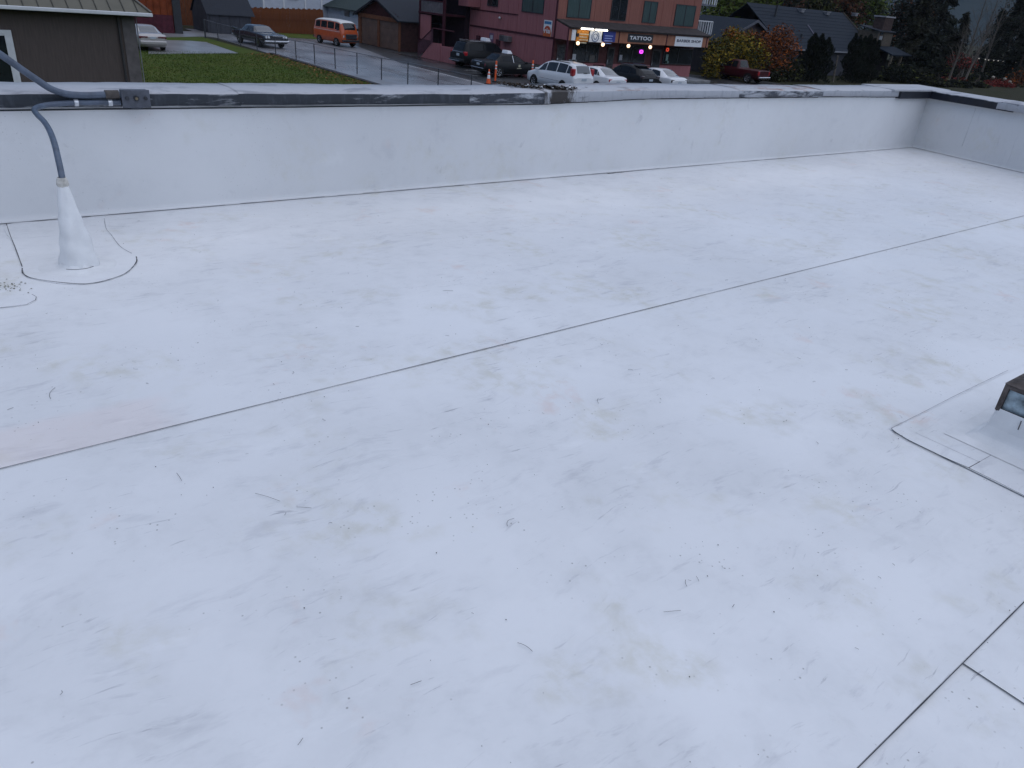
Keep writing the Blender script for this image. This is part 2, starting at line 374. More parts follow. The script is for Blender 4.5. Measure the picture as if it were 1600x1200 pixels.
mid.add(B + A, [(i, i + 1, 62 + i, 61 + i) for i in range(60)]); mid.add(B + [(p[0], p[1], -.012) for p in B], [(i, 61 + i, 62 + i, i + 1) for i in range(60)]); mid.build('membrane_sheet', M_deck, deck)
sheet(-6, 2.14, -8, .45, -.012); sheet(2.09, lambda y: RXat(y), -8, .45, -.008)
MB().strip([(x, ys(x) - .002, .0) for x in xs], .0036, .0012, jit=.35).build('seam_line', M_seam, deck)
MB().strip([(x, .355 + .012 * (x - 1.5) - .003, -.004) for x in [-6 + i * .3 for i in range(60)]], .0032, .001, jit=.3).build('seam_line', M_seam, deck)
MB().strip([(2.09 + 0 * i, .36 - i * .2, -.008) for i in range(30)], .0022, .001, jit=.3).build('seam_line', M_seam, deck)
MB().box(-6.2, 12.8, -8, 6.1, G, -.03).build('building_body', M_taupe, deck)

par = thing('parapet_wall', 'long white membrane covered parapet wall at the back of the roof', 'wall', (3, 5.8, 0))
prof = [(-.034, .0045), (-.026, .005), (-.014, .008), (-.004, .02), (-.001, .045), (0, .16), (0, .45), (0, .74)]
def wallsweep(pts, nrm_sign=1):
    vs = []; n = len(prof)
    for (x, y, nx, ny) in pts:
        for d, z in prof:
            wv = .004 * math.sin(x * 1.7 + z * 6) + .003 * math.sin(x * 4.3 + y * 3)
            vs.append((x + nx * (d + wv), y + ny * (d + wv), z))
    return MB().add(vs, [(i * n + k, (i + 1) * n + k, (i + 1) * n + k + 1, i * n + k + 1) for i in range(len(pts) - 1) for k in range(n - 1)], 0, True)
L = [(-6 + (RXat(5.8) + 6.02) * i / 120, WY, 0, 1) for i in range(121)]
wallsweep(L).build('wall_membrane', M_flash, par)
MB().box(-6.2, 12.66, 5.83, 6.13, G, .72).build('wall_core', M_taupe, par)
lap = [(-6 + (RXat(5.8) + 5.9) * i / 160, 5.722 + .002 * math.sin(i * 1.3), .0045) for i in range(161)]
sm = MB()
for i in range(160):
    if random.random() < .82: sm.strip([lap[i], lap[i + 1]], random.uniform(.003, .007), .002)
sm.build('lap_line', M_seam2, par)
rpar = thing('parapet_wall', 'short white parapet wall closing the roof at the right with black corner flashing', 'wall', (12.2, 3.5, 0))
nrm = Vector((1, -.17, 0)).normalized()
RP = [(RXat(5.8 - 13.8 * i / 60), 5.8 - 13.8 * i / 60, nrm.x, nrm.y) for i in range(61)]
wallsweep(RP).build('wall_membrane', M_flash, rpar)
MB().slab([(RXat(5.82) + .04, 5.82, G), (RXat(5.82) + .34, 5.82, G), (RXat(-8) + .34, -8, G), (RXat(-8) + .04, -8, G)], (0, 0, .72 - G)).build('wall_core', M_taupe, rpar)
sm = MB()
for i in range(90):
    y0 = 5.68 - i * .15
    if random.random() < .8: sm.strip([(RXat(y0) - .036, y0, .0045), (RXat(y0 - .15) - .036, y0 - .15, .0045)], random.uniform(.003, .006), .002)
sm.build('lap_line', M_seam2, rpar)
MB().strip([(RXat(4.98) - .006, 4.98, .16), (RXat(4.972) - .006, 4.972, .7)], .004).build('lap_line', M_seam2, rpar)

# sheet metal coping, piece by piece; each piece has its own wear, dents and height
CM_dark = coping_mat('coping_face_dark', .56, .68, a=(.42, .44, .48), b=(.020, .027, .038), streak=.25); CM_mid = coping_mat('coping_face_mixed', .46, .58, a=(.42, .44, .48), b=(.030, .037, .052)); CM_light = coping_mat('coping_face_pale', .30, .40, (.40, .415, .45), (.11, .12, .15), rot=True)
CM_top = coping_mat('coping_top_pale', .34, .44, (.43, .435, .46), (.26, .265, .29), streak=.2); CM_rust = coping_mat('coping_top_rusty', .34, .44, (.43, .435, .455), (.25, .24, .25), .85, rot=True, streak=.25)
def coping(x0, x1, zb0, zb1, zt0, zt1, mt, mf, parent, seed, out=6.16, dy=0.0):
    rnd = random.Random(seed); n = max(4, int((x1 - x0) / .06)); vs = []
    ph = rnd.uniform(0, 9)
    for i in range(n + 1):
        f = i / n; x = x0 + (x1 - x0) * f; zb = zb0 + (zb1 - zb0) * f; zt = zt0 + (zt1 - zt0) * f
        d = .0015 * math.sin(x * 5 + ph) + rnd.uniform(-.0015, .0015); e = .0015 * math.sin(x * 8 + ph * 2) + rnd.uniform(-.0012, .0012)
        vs += [(x, WY - .012 + d + dy, zb + e * .7), (x, WY - .046 + d + dy, zb + .006 + e), (x, WY - .040 + d * .5 + dy, zt - .010 + e), (x, WY - .022 + dy, zt + e * .6), (x, WY + .16, zt + .012 + e * .4), (x, out, zt + .006 + d), (x, out + .006, zt - .09)]
    fs = []; mi = []
    mb = MB()
    mb.add(vs, [(i * 7 + k, (i + 1) * 7 + k, (i + 1) * 7 + k + 1, i * 7 + k + 1) for i in range(n) for k in (0, 1)], 1, True)
    mb.add(vs, [(i * 7 + k, (i + 1) * 7 + k, (i + 1) * 7 + k + 1, i * 7 + k + 1) for i in range(n) for k in (2, 3, 4, 5)], 0, True)
    return mb.build('coping', [mt, mf], parent)
coping(-6, 1.95, .70, .712, .80, .803, CM_top, CM_dark, par, 1)
coping(1.94, 3.95, .714, .708, .805, .800, CM_top, CM_dark, par, 2, dy=-.003)
coping(3.94, 4.85, .706, .700, .800, .812, CM_top, CM_mid, par, 3)
coping(4.80, 6.25, .700, .742, .816, .836, CM_rust, CM_light, par, 4, dy=-.002)
coping(6.22, 7.75, .742, .746, .836, .832, CM_top, CM_light, par, 5)
coping(7.72, 9.45, .746, .748, .834, .830, CM_rust, CM_mid, par, 6, dy=-.003)
coping(9.42, 11.42, .756, .742, .836, .838, CM_top, CM_light, par, 7)
# new black flashing wrapped round the corner, under the ends of the old coping
mb = MB(); mb.box(11.40, RXat(5.75) - .01, WY - .075, WY + .02, .725, .826); mb.build('corner_flashing', M_black, par, .004)
MB().slab([(11.2, WY - .07, .826), (12.9, WY - .07, .826), (12.9, 6.2, .836), (11.2, 6.2, .836)], (0, 0, .022)).build('corner_cap', CM_top, par)
ry = lambda y: RXat(y)
MB().slab([(ry(5.74) - .075, 5.74, .725), (ry(5.74) + .02, 5.74, .725), (ry(4.62) + .02, 4.62, .728), (ry(4.62) - .075, 4.62, .728)], (0, 0, .098)).build('corner_flashing', M_black, rpar, .004)
MB().slab([(ry(4.62) - .08, 4.62, .728), (ry(4.62) - .06, 4.62, .728), (ry(4.42) - .055, 4.42, .729), (ry(4.42) - .075, 4.42, .729)], (0, 0, .012)).build('flashing_tail', M_black, rpar)
def rcop(y0, y1, zb, zt, mt, mf, o=.0):
    mb = MB()
    P = lambda y, d, z: (ry(y) + d, y, z)
    n = 24; vs = []
    for i in range(n + 1):
        y = y0 + (y1 - y0) * i / n; e = .004 * math.sin(y * 9) + random.uniform(-.003, .003)
        vs += [P(y, -.015 + o, zb), P(y, -.05 + o, zb + .008 + e), P(y, -.045 + o, zt - .01 + e), P(y, -.02, zt + e), P(y, .2, zt + .012), P(y, .40, zt + .004)]
    mb.add(vs, [(i * 6 + k, (i + 1) * 6 + k, (i + 1) * 6 + k + 1, i * 6 + k + 1) for i in range(n) for k in (0, 1)], 1, True)
    mb.add(vs, [(i * 6 + k, (i + 1) * 6 + k, (i + 1) * 6 + k + 1, i * 6 + k + 1) for i in range(n) for k in (2, 3, 4)], 0, True)
    mb.build('coping', [mt, mf], rpar)
rcop(5.74, 4.60, .815, .842, CM_top, CM_light, -.03); rcop(4.66, 2.0, .738, .846, CM_top, CM_light, -.035); rcop(2.05, -8, .735, .84, CM_top, CM_light, -.03)
# dark tube standing in for the drip edge's shadow, with grime
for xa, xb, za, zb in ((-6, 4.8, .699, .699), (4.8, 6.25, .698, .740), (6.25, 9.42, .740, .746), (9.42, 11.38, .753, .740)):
    MB().tube([(xa + (xb - xa) * k / 40, WY - .004, za + (zb - za) * k / 40 - .003 + random.uniform(-.002, .001)) for k in range(41)], .0045, 5).build('drip_shadow', M_darkm, par)
# litter of broken paint and leaves where the coping has failed
mb = MB(); rnd = random.Random(5)
for i in range(420):
    f = rnd.random(); x = 4.55 + f * .75 + rnd.gauss(0, .05); y = 6.02 - f * .30 + rnd.gauss(0, .06); z = .815 + .012 * (1 if y > 5.79 else 0) + rnd.uniform(.002, .016)
    if y < 5.745 or y > 6.14: continue
    s = rnd.uniform(.006, .022); a = rnd.uniform(0, 6.3); b = rnd.uniform(-.5, .5)
    u = Vector((math.cos(a), math.sin(a), b)) * s; q = Vector((-math.sin(a), math.cos(a), rnd.uniform(-.4, .4))) * s * .6; c0 = Vector((x, y, z))
    mb.add([c0 - u - q, c0 + u - q, c0 + u + q, c0 - u + q], [(0, 1, 2, 3)], 1 if rnd.random() < .14 else 0)
mb.build('leaf_litter', [mat('dark_litter', (.035, .026, .02), .9, var=.5, island=.6), mat('paint_flakes', (.62, .63, .65), .6)], None,
         label='dark heap of rotten leaves and paint flakes in the dip of the coping', cat='litter', kind='stuff')

# printed lot mark on the membrane (illegible in the photograph: strokes only)
mb = MB(); rnd = random.Random(3)
a0 = gz(951, 272); a1 = gz(1004, 266); u = (a1 - a0); Lm = u.length; u.normalize(); q = Vector((-u.y, u.x, 0))
x = 0
while x < Lm * .78:
    wd = rnd.uniform(.010, .018); h = .05
    for k in range(rnd.choice((2, 2, 3))):
        if rnd.random() < .6:
            o_ = a0 + u * (x + wd * rnd.choice((0, .5, .9))); mb.add([o_, o_ + u * .006, o_ + u * .006 + q * h, o_ + q * h], [(0, 1, 2, 3)])
        else:
            o_ = a0 + u * x + q * h * rnd.choice((.0, .45, .85)); mb.add([o_, o_ + u * wd, o_ + u * wd + q * .010, o_ + q * .010], [(0, 1, 2, 3)])
    x += wd + .012
o_ = a0 + u * Lm * .80 + q * .02; mb.add([o_, o_ + u * .42, o_ + u * .42 + q * .012, o_ + q * .012], [(0, 1, 2, 3)])
for i in range(len(mb.v)): mb.v[i] = (mb.v[i][0], mb.v[i][1], .0022)
mb.build('printed_mark', mat('print_ink', (.05, .05, .06), .7), deck)

# loose twigs, needles and grit on the deck
mb = MB(); rnd = random.Random(11)
def twig(x, y, l, a, wd, mi=0, curve=0.0):
    P = [Vector((x + (k / 4 - .5) * l * math.cos(a) - curve * l * math.sin(PI * k / 4) * math.sin(a), y + (k / 4 - .5) * l * math.sin(a) + curve * l * math.sin(PI * k / 4) * math.cos(a), .003)) for k in range(5)]
    mb.tube(P, wd, 4, mi, True, False)
for i in range(1500):
    x = rnd.uniform(-1.0, 11); y = rnd.uniform(-.3, 5.6)
    cl = .5 + .5 * math.sin(x * 2.1 + 1) * math.sin(y * 2.7 + x)
    if rnd.random() > .25 + .75 * cl: continue
    if rnd.random() < .3: twig(x, y, rnd.uniform(.006, .024), rnd.uniform(0, 3.14), rnd.uniform(.0004, .0008), 0, rnd.uniform(-.3, .3))
    else:
        r = rnd.uniform(.0006, .0022); mb.ball((x, y, r * .6), r, 5, 0, (1, 1.3, .7))
for px, py, l, a, cv in ((798, 817, .05, 1.1, .25), (280, 746, .055, -.9, .02), (935, 627, .05, 1.5, .1), (83, 615, .10, 1.9, .12), (418, 778, .10, -.35, .03), (475, 794, .05, 0, .02), (1050, 956, .055, 0.2, .0), (650, 1068, .03, .5, 0), (700, 455, .06, .2, .05), (1072, 912, .03, 1.5, .1), (820, 1012, .05, -.6, .1)):
    p_ = gz(px, py); twig(p_.x, p_.y, l, a + math.atan2(R[1, 0], R[0, 0]), .0007, 0, cv)
mb.build('roof_debris', mat('debris_dark', (.05, .043, .038), .85, var=.5, scale=30, island=.5), None, label='fine dark twigs, fir needles and grit strewn over the white roof', cat='debris', kind='stuff')

# ---------------- pipe boot, patches, conduit and junction box
def smooth0(P, k=6):
    Q = []
    for i in range(len(P) - 1):
        a, b, c_, d = P[max(i - 1, 0)], P[i], P[i + 1], P[min(i + 2, len(P) - 1)]
        for j in range(k):
            t_ = j / k; Q.append(.5 * ((2 * b) + (c_ - a) * t_ + (2 * a - 5 * b + 4 * c_ - d) * t_ ** 2 + (3 * b - a - 3 * c_ + d) * t_ ** 3))
    return Q + [P[-1]]
def patch(name, pix, parent, th=.004, z0=.001, straight=False, m=None):
    P = [gz(*p) for p in pix]; Q = []
    if straight: return MB().slab([(q.x, q.y, z0) for q in P], (0, 0, th)).build(name, m or M_deck, parent)
    n = len(P)
    for i in range(n):          # Catmull-Rom around the outline
        a, b, c_, d = P[i - 1], P[i], P[(i + 1) % n], P[(i + 2) % n]
        for k in range(4):
            t_ = k / 4; Q.append(.5 * ((2 * b) + (c_ - a) * t_ + (2 * a - 5 * b + 4 * c_ - d) * t_ ** 2 + (3 * b - a - 3 * c_ + d) * t_ ** 3))
    return MB().slab([(q.x, q.y, z0) for q in Q], (0, 0, th)).build(name, m or M_deck, parent)
boot = thing('pipe_boot', 'tall white membrane cone sealing the conduit where it enters the roof', 'pipe boot', (.605, 4.72, 0))
patch('base_patch', [(10, 352), (24, 385), (35, 420), (45, 434), (75, 441), (110, 445), (145, 443), (180, 435), (205, 422), (213, 406), (206, 394), (190, 380), (172, 358), (163, 341), (90, 346)], boot, .003)
bc = (.607, 4.735, 0)
mb = MB(); pr = []
for k in range(25):
    f = k / 24; z = .004 + f * .49; r = .018 + (.092 - .018) * (1 - f) ** .85
    pr.append((r, z))
n = 28; vs = []
for r, z in pr:
    f = z / .494
    for k in range(n):
        a = 2 * PI * k / n; rr = r * (1 + .05 * math.sin(3 * a + 5 * f) + .03 * math.sin(7 * a - 9 * f) + .025 * math.sin(11 * a + 14 * f)) + .030 * (1 - f) ** 1.5 * max(0, math.cos(a + .55)) ** 8 + .004 * math.sin(26 * f + 2 * a) * (1 - f)
        vs.append((bc[0] + rr * math.cos(a), bc[1] + rr * math.sin(a), z))
mb.add(vs, [(i * n + k, i * n + (k + 1) % n, (i + 1) * n + (k + 1) % n, (i + 1) * n + k) for i in range(24) for k in range(n)], 0, True)
mb.build('cone', M_cone, boot)
MB().lathe(bc, [(.20, .0043), (.15, .0055), (.115, .008), (.096, .014), (.088, .03)], 32).build('flange', M_cone, boot)
ring = [(bc[0] + .102 * math.cos(a), bc[1] + .102 * math.sin(a), .013) for a in [math.radians(225 + 9 * i) for i in range(11)]]
MB().tube(ring, .0017, 5).build('flange_edge', M_seam, boot)
MB().lathe((bc[0], bc[1], .455), [(.026, 0), (.031, .012), (.029, .03), (.024, .045), (.020, .05)], 16).build('sealant_collar', mat('old_sealant', (.52, .50, .46), .8, var=.3, scale=40, bmp=.4), boot)
for a, b, wv, mm in (([(10, 350), (16, 368), (24, 388), (35, 418)], 0, .004, M_seam), ([(35, 420), (36, 428), (48, 435), (75, 440), (112, 444), (140, 444), (170, 438), (198, 427), (213, 411), (213, 402)], 0, .0055, M_seam), ([(163, 342), (166, 358), (174, 368), (188, 386), (206, 397)], 0, .0035, M_seam2)):
    MB().strip(smooth0([gz(*q) for q in a]), wv, .0052, jit=.4).build('patch_edge', mm, boot)
cond = thing('electrical_conduit', 'thin blue grey conduit running from the junction box down into the white cone', 'conduit', (.7, 5.7, .5))
yb = 5.70
def smooth(P, k=6):
    P = [Vector(p) for p in P]; Q = []
    for i in range(len(P) - 1):
        a, b, c_, d = P[max(i - 1, 0)], P[i], P[i + 1], P[min(i + 2, len(P) - 1)]
        for j in range(k):
            t_ = j / k; Q.append(.5 * ((2 * b) + (c_ - a) * t_ + (2 * a - 5 * b + 4 * c_ - d) * t_ ** 2 + (3 * b - a - 3 * c_ + d) * t_ ** 3))
    return Q + [P[-1]]
low = [gy(188, 160, 5.688), gy(150, 160, 5.685), gy(110, 161, 5.683), gy(82, 163, 5.672), gy(64, 166, 5.64), gy(54, 171, 5.55), gy(58, 179, 5.44), gy(68, 189, 5.32), gy(77, 203, 5.18), gy(85, 224, 5.00), gy(91, 249, 4.86), gy(96, 272, 4.77), gy(99, 290, 4.735)]
MB().tube(smooth(low), .0165, 10).build('conduit_pipe', M_conduit, cond)
for px in (119, 172):
    p_ = gy(px, 160.5, 5.685); MB().tube([p_ + Vector((-.012, 0, 0)), p_ + Vector((.012, 0, 0))], .022, 10).build('coupling', mat('bright_fitting', (.55, .57, .6), .35, metal=.6, var=.3, scale=60), cond)
up = thing('electrical_conduit', 'thick grey conduit sweeping up to the left from the junction box', 'conduit', (.7, 5.7, .85))
hi = [gy(190, 148, 5.683), gy(165, 148, 5.683), gy(135, 149, 5.683), gy(105, 147, 5.683), gy(80, 139, 5.683), gy(58, 125, 5.683), gy(36, 110, 5.683), gy(15, 95, 5.683), gy(-10, 78, 5.683), gy(-60, 45, 5.683), gy(-120, 0, 5.683)]
MB().tube(smooth(hi), .0205, 12).build('conduit_pipe', M_conduit, up)
p_ = gy(172, 147.5, 5.683); MB().tube([p_ + Vector((-.03, 0, 0)), p_ + Vector((.05, 0, 0))], .027, 12).build('hub', mat('hub_brown', (.06, .05, .045), .6, var=.4, scale=30), up)
jb = thing('junction_box', 'grey weatherproof junction box with round plugs fixed to the coping', 'junction box', (1.25, 5.7, .71))
a_ = gy(189, 141, 5.655); b_ = gy(235, 167.5, 5.655)
MB().box(a_.x, b_.x, 5.655, 5.72, b_.z, a_.z).build('box_body', M_jbox, jb, .006)
MB().box(a_.x - .004, b_.x + .004, 5.647, 5.656, b_.z - .003, a_.z + .003).build('cover', M_jbox, jb, .003)
cz = (a_.z + b_.z) / 2; cx_ = (a_.x + b_.x) / 2
for dx, r, mm in ((-.055, .012, M_darkm), (0, .018, M_darkm), (.058, .012, M_darkm)):
    MB().tube([(cx_ + dx, 5.648, cz + .004), (cx_ + dx, 5.637, cz + .004)], r, 14).build('plug', mm, jb)
MB().tube([(cx_, 5.637, cz + .004), (cx_, 5.630, cz + .004)], .009, 10).build('plug_cap', mat('brass_plug', (.22, .18, .12), .4, metal=.6), jb)
MB().box(cx_ - .035, cx_ + .035, 5.665, 5.70, b_.z - .012, b_.z).build('mounting_lug', M_jbox, jb)
pt = thing('membrane_patch', 'small rounded white roof patch cut by the left edge of the view', 'roof patch', (.3, 4.2, 0))
patch('patch_sheet', [(-60, 452), (0, 455), (35, 458), (55, 464), (57, 469), (45, 476), (20, 480), (0, 482), (-60, 490)], pt, .004)
MB().strip([gz(*q) for q in ((-60, 489), (0, 482), (20, 480), (42, 477), (56, 470), (57, 465), (50, 461))], .0035, .0052, jit=.4).build('patch_edge', M_seam, pt)
mb = MB(); rnd = random.Random(8)
for i in range(60):
    p_ = gz(rnd.gauss(14, 14), rnd.gauss(448, 7)); r = rnd.uniform(.001, .0045); mb.ball((p_.x, p_.y, .004), r, 5, 0, (1.4, 1, .5), .3)
mb.build('moss_clump', mat('grey_moss', (.22, .22, .17), .9, var=.4, scale=60), pt, kind='stuff')

vent = thing('roof_vent', 'low galvanised vent box on a white membrane curb at the right edge', 'roof vent', (3.75, .7, 0))
VX, VY, VW, VL = 3.55, .915, .45, .42; z0, z1 = .155, .285
patch('base_patch', [(1392, 671), (1420, 688), (1513, 733), (1600, 776), (1760, 860), (1800, 690), (1640, 553), (1565, 588), (1480, 630)], vent, .002, straight=True)
m0 = MB(); pf = [(0.13, .005), (.07, .012), (.035, .035), (.018, .08), (.012, .15), (.010, .168)]
vs = []
for d, z in pf:
    for (sx, sy) in ((VX - d, VY + d), (VX + VW + d, VY + d), (VX + VW + d, VY - VL - d), (VX - d, VY - VL - d)): vs.append((sx, sy, z))
m0.add(vs, [(i * 4 + k, i * 4 + (k + 1) % 4, (i + 1) * 4 + (k + 1) % 4, (i + 1) * 4 + k) for i in range(len(pf) - 1) for k in range(4)])
m0.build('curb_membrane', M_cone, vent, .012)
MB().box(VX + .005, VX + VW - .005, VY - VL + .005, VY - .005, z0, z1 - .01).build('galvanised_side', M_galv, vent, .004)
rim = MB()
for za, zb in ((z0 - .004, z0 + .010), (z1 - .022, z1)):
    rim.box(VX - .010, VX + .008, VY - VL, VY + .010, za, zb); rim.box(VX + .008, VX + VW, VY - .008, VY + .010, za, zb)
rim.box(VX - .012, VX + .010, VY - .006, VY + .014, z0, z1)
rim.build('edge_angle', M_rustrim, vent, .003)
MB().add([(VX - .014, VY + .016, z1), (VX + VW + .02, VY + .016, z1), (VX + VW + .02, VY - VL - .02, z1), (VX - .014, VY - VL - .02, z1), (VX + VW / 2, VY - VL / 2, z1 + .06)], [(0, 1, 4), (1, 2, 4), (2, 3, 4), (3, 0, 4), (3, 2, 1, 0)]).build('hood', M_rustrim, vent)
for pix, wd, mm, zz in (([(1392, 670), (1402, 679), (1418, 688), (1460, 709), (1513, 732), (1560, 755), (1640, 796)], .0034, M_seam, .0036), ([(1392, 670), (1440, 646), (1490, 620), (1540, 596), (1575, 579)], .0022, M_seam2, .0036),
                        ([(1430, 677), (1480, 700), (1530, 723)], .002, M_seam2, .0036), ([(1513, 732), (1522, 727), (1531, 722)], .003, M_seam, .0036), ([(1531, 722), (1545, 714), (1554, 708)], .0018, M_seam2, .004)):
    MB().strip([gz(*q) for q in pix], wd, zz, jit=.3).build('patch_edge', mm, vent)
MB().tube([(VX - .016, VY - .10, .155), (VX - .024, VY - .104, .115)], .0022, 5).build('membrane_tear', M_seam, vent)

# ================================================================== BUILDINGS
def quadwall(mb, pts, th, mi=0): mb.slab(pts, th, mi)
def window_y(parent, x0, x1, z0, z1, Y, m=M_curtain, fm=M_darkm, split=1, name='window'):
    """window in a wall that faces -Y: recessed glass leaves in a proud frame"""
    fr = MB(); t_ = .05
    fr.box(x0, x1, Y - .05, Y + .02, z0, z0 + t_); fr.box(x0, x1, Y - .05, Y + .02, z1 - t_, z1)
    fr.box(x0, x0 + t_, Y - .049, Y + .02, z0 + t_, z1 - t_); fr.box(x1 - t_, x1, Y - .049, Y + .02, z0 + t_, z1 - t_)
    for k in range(1, split): xm = x0 + (x1 - x0) * k / split; fr.box(xm - .03, xm + .03, Y - .048, Y + .02, z0 + t_, z1 - t_)
    f = fr.build(name, fm, parent)
    for k in range(split):
        a = x0 + (x1 - x0) * k / split + .03; b = x0 + (x1 - x0) * (k + 1) / split - .03
        MB().box(a, b, Y - .022, Y - .012, z0 + .03, z1 - .03).build('pane', m, f)
    return f
def window_x(parent, y0, y1, z0, z1, X, m=M_curtain, fm=M_darkm, split=1, name='window'):
    fr = MB(); t_ = .05
    fr.box(X - .05, X + .02, y0, y1, z0, z0 + t_); fr.box(X - .05, X + .02, y0, y1, z1 - t_, z1)
    fr.box(X - .049, X + .02, y0, y0 + t_, z0 + t_, z1 - t_); fr.box(X - .049, X + .02, y1 - t_, y1, z0 + t_, z1 - t_)
    for k in range(1, split): ym = y0 + (y1 - y0) * k / split; fr.box(X - .048, X + .02, ym - .03, ym + .03, z0 + t_, z1 - t_)
    f = fr.build(name, fm, parent)
    for k in range(split):
        a = y0 + (y1 - y0) * k / split + .03; b = y0 + (y1 - y0) * (k + 1) / split - .03
        MB().box(X - .022, X - .012, a, b, z0 + .03, z1 - .03).build('pane', m, f)
    return f

# ---- taupe house on the left
HY = 33.0
e0 = gy(0, 10, HY - .45); e1 = gy(236, 23, HY - .45); ez = (e0.z + e1.z) / 2
hx1 = gy(218, 100, HY).x; hx0 = hx1 - 13
ho = thing('taupe_house', 'low taupe house with olive standing seam roof and white gutter at far left', 'house', (hx1 - 5, HY + 3, G))
MB().box(hx0, hx1, HY, HY + 7, G, ez).build('wall', M_taupe, ho)
rx1 = e1.x; ridge = ez + 2.6
k = 0; x = rx1
while x > hx0:
    xa = max(hx0, x - .45); ins0 = max(0, (rx1 - x)); 
    # hipped end: panels near the corner are shorter
    def top(xx): f = min(1, (rx1 - xx) / 2.6); return (HY - .5 + 4.0 * f, ez + .05 + 2.6 * f)
    ya, za = top(xa); yb_, zb_ = top(x)
    MB().slab([(xa + .008, HY - .5, ez + .05), (x - .008, HY - .5, ez + .05), (x - .008, yb_ + .001, zb_ + .001), (xa + .008, ya, za)], (0, .02, -.04)).build('roof_panel', M_olive, ho)
    MB().tube([(x, HY - .5, ez + .075), (x, yb_, zb_ + .025)], .016, 4, smooth=False).build('roof_rib', mat('roof_rib_dark', (.045, .042, .03), .5), ho)
    x -= .45
MB().slab([(rx1, HY - .5, ez + .04), (rx1, HY + 7.5, ez + .04), (rx1 - 2.6, HY + 3.5, ez + 2.65)], (-.02, 0, -.04)).build('roof_hip', M_olive, ho)
MB().tube([(rx1, HY - .5, ez + .07), (rx1 - 2.6, HY + 3.5, ez + 2.68)], .05, 5).build('hip_cap', mat('hip_cap_olive', (.11, .10, .085), .5), ho)
MB().box(hx0, rx1 + .03, HY - .58, HY - .45, ez - .07, ez + .05).build('gutter', M_white, ho, .02)
MB().box(hx0, rx1 - .1, HY - .46, HY, ez - .10, ez - .06).build('soffit', mat('soffit_dark', (.03, .03, .032), .8), ho)
MB().tube([(hx1 - .55, HY - .06, ez - .1), (hx1 - .55, HY - .06, G + .1)], .045, 8).build('downspout', mat('downspout_dark', (.035, .032, .034), .6), ho)
MB().box(hx1 - .42, hx1 + .03, HY - .03, HY + .01, G, ez - .1).build('corner_board', mat('corner_board_taupe', (.125, .112, .112), .7), ho)
MB().tube([(hx1 + .08, HY - .04, ez - .1), (hx1 + .08, HY - .04, G)], .02, 6).build('service_pipe', mat('pipe_grey', (.18, .18, .2), .5), ho)
wx1 = gy(22, 90, HY).x; wz1 = gy(10, 53, HY).z; wz0 = wz1 - 1.9
window_y(ho, wx1 - 1.5, wx1, wz0, wz1, HY - .02, M_glass, M_white, 1)
MB().box(wx1 - .16, wx1 + .06, HY - .085, HY - .02, wz0, wz1 + .12).build('window_trim', M_white, ho)
MB().box(wx1 - 1.7, wx1 + .06, HY - .09, HY - .02, wz1 + .005, wz1 + .13).build('window_trim', M_white, ho)

# ---- rust brown wall, post and low shed in the left background
rb = thing('rust_brown_barn', 'rust brown timber building behind the pale sedan at far left', 'building', (15, 70, G))
MB().box(8, 19.0, 70, 76, G, .9).build('wall', M_rustw, rb)
MB().box(8, 18.95, 69.9, 70, G, -2.3).build('wainscot', mat('wainscot_maroon', (.075, .02, .03), .8, var=.3), rb)
for k in range(22): MB().box(8.1 + k * .5, 8.16 + k * .5, 69.94, 70, -2.28, .88).build('batten', M_rustw, rb)
MB().slab([(7.6, 69.6, .9), (19.4, 69.6, .9), (19.4, 73, 2.4), (7.6, 73, 2.4)], (0, 0, .1)).build('roof', M_slate, rb)
MB().box(19.0, 19.6, 69.8, 70.6, G, .9).build('dark_corner_post', M_darkm, rb)
pp = gz(268, 45, G)
po = thing('utility_pole', 'slim white pole standing between the rust brown building and the shed', 'pole', (pp.x, pp.y, G))
MB().tube([(pp.x, pp.y, G), (pp.x, pp.y, G + 6.5)], [.11, .09], 10).build('pole_shaft', mat('pale_pole', (.33, .34, .37), .6, var=.15), po)
MB().tube([(pp.x, pp.y, G), (pp.x, pp.y, G + .12)], [.16, .15], 10).build('pole_base', M_conc, po)
f2 = thing('wood_fence', 'dim brown board fence glimpsed behind the white pole', 'fence', (23, 80, G))
for k in range(30): MB().box(19 + k * .26, 19.24 + k * .26, 80 + .01 * (k % 3), 80.03 + .01 * (k % 3), G, G + 2.5 + .03 * math.sin(k * 2)).build('board', M_fence, f2)
sh = thing('low_shed', 'low dark shed with slate roof behind the classic car', 'shed', (24.5, 73, G))
s0 = gy(322, 22, 72); s1 = gy(398, 27, 72); sz = (s0.z + s1.z) / 2
MB().box(s0.x + .1, s1.x - .3, 72.1, 76.2, G, sz).build('wall', M_greyw, sh)
MB().slab([(s0.x, 71.9, sz), (s1.x, 71.9, sz), (s1.x, 74.2, sz + 1.9), (s0.x, 74.2, sz + 1.9)], (0, .04, .07)).build('roof', M_slate, sh)
MB().slab([(s0.x, 76.5, sz), (s1.x, 76.5, sz), (s1.x, 74.2, sz + 1.9), (s0.x, 74.2, sz + 1.9)], (0, -.04, .07)).build('roof', M_slate, sh)
MB().slab([(s0.x + .1, 72.1, sz), (s0.x + .1, 76.2, sz), (s0.x + .1, 74.2, sz + 1.85)], (.08, 0, 0)).build('gable', M_greyw, sh)
for k in range(5): MB().box(s0.x + .3 + k * .85, s0.x + .36 + k * .85, 72.06, 72.1, G, sz - .02).build('batten', M_greyw, sh)

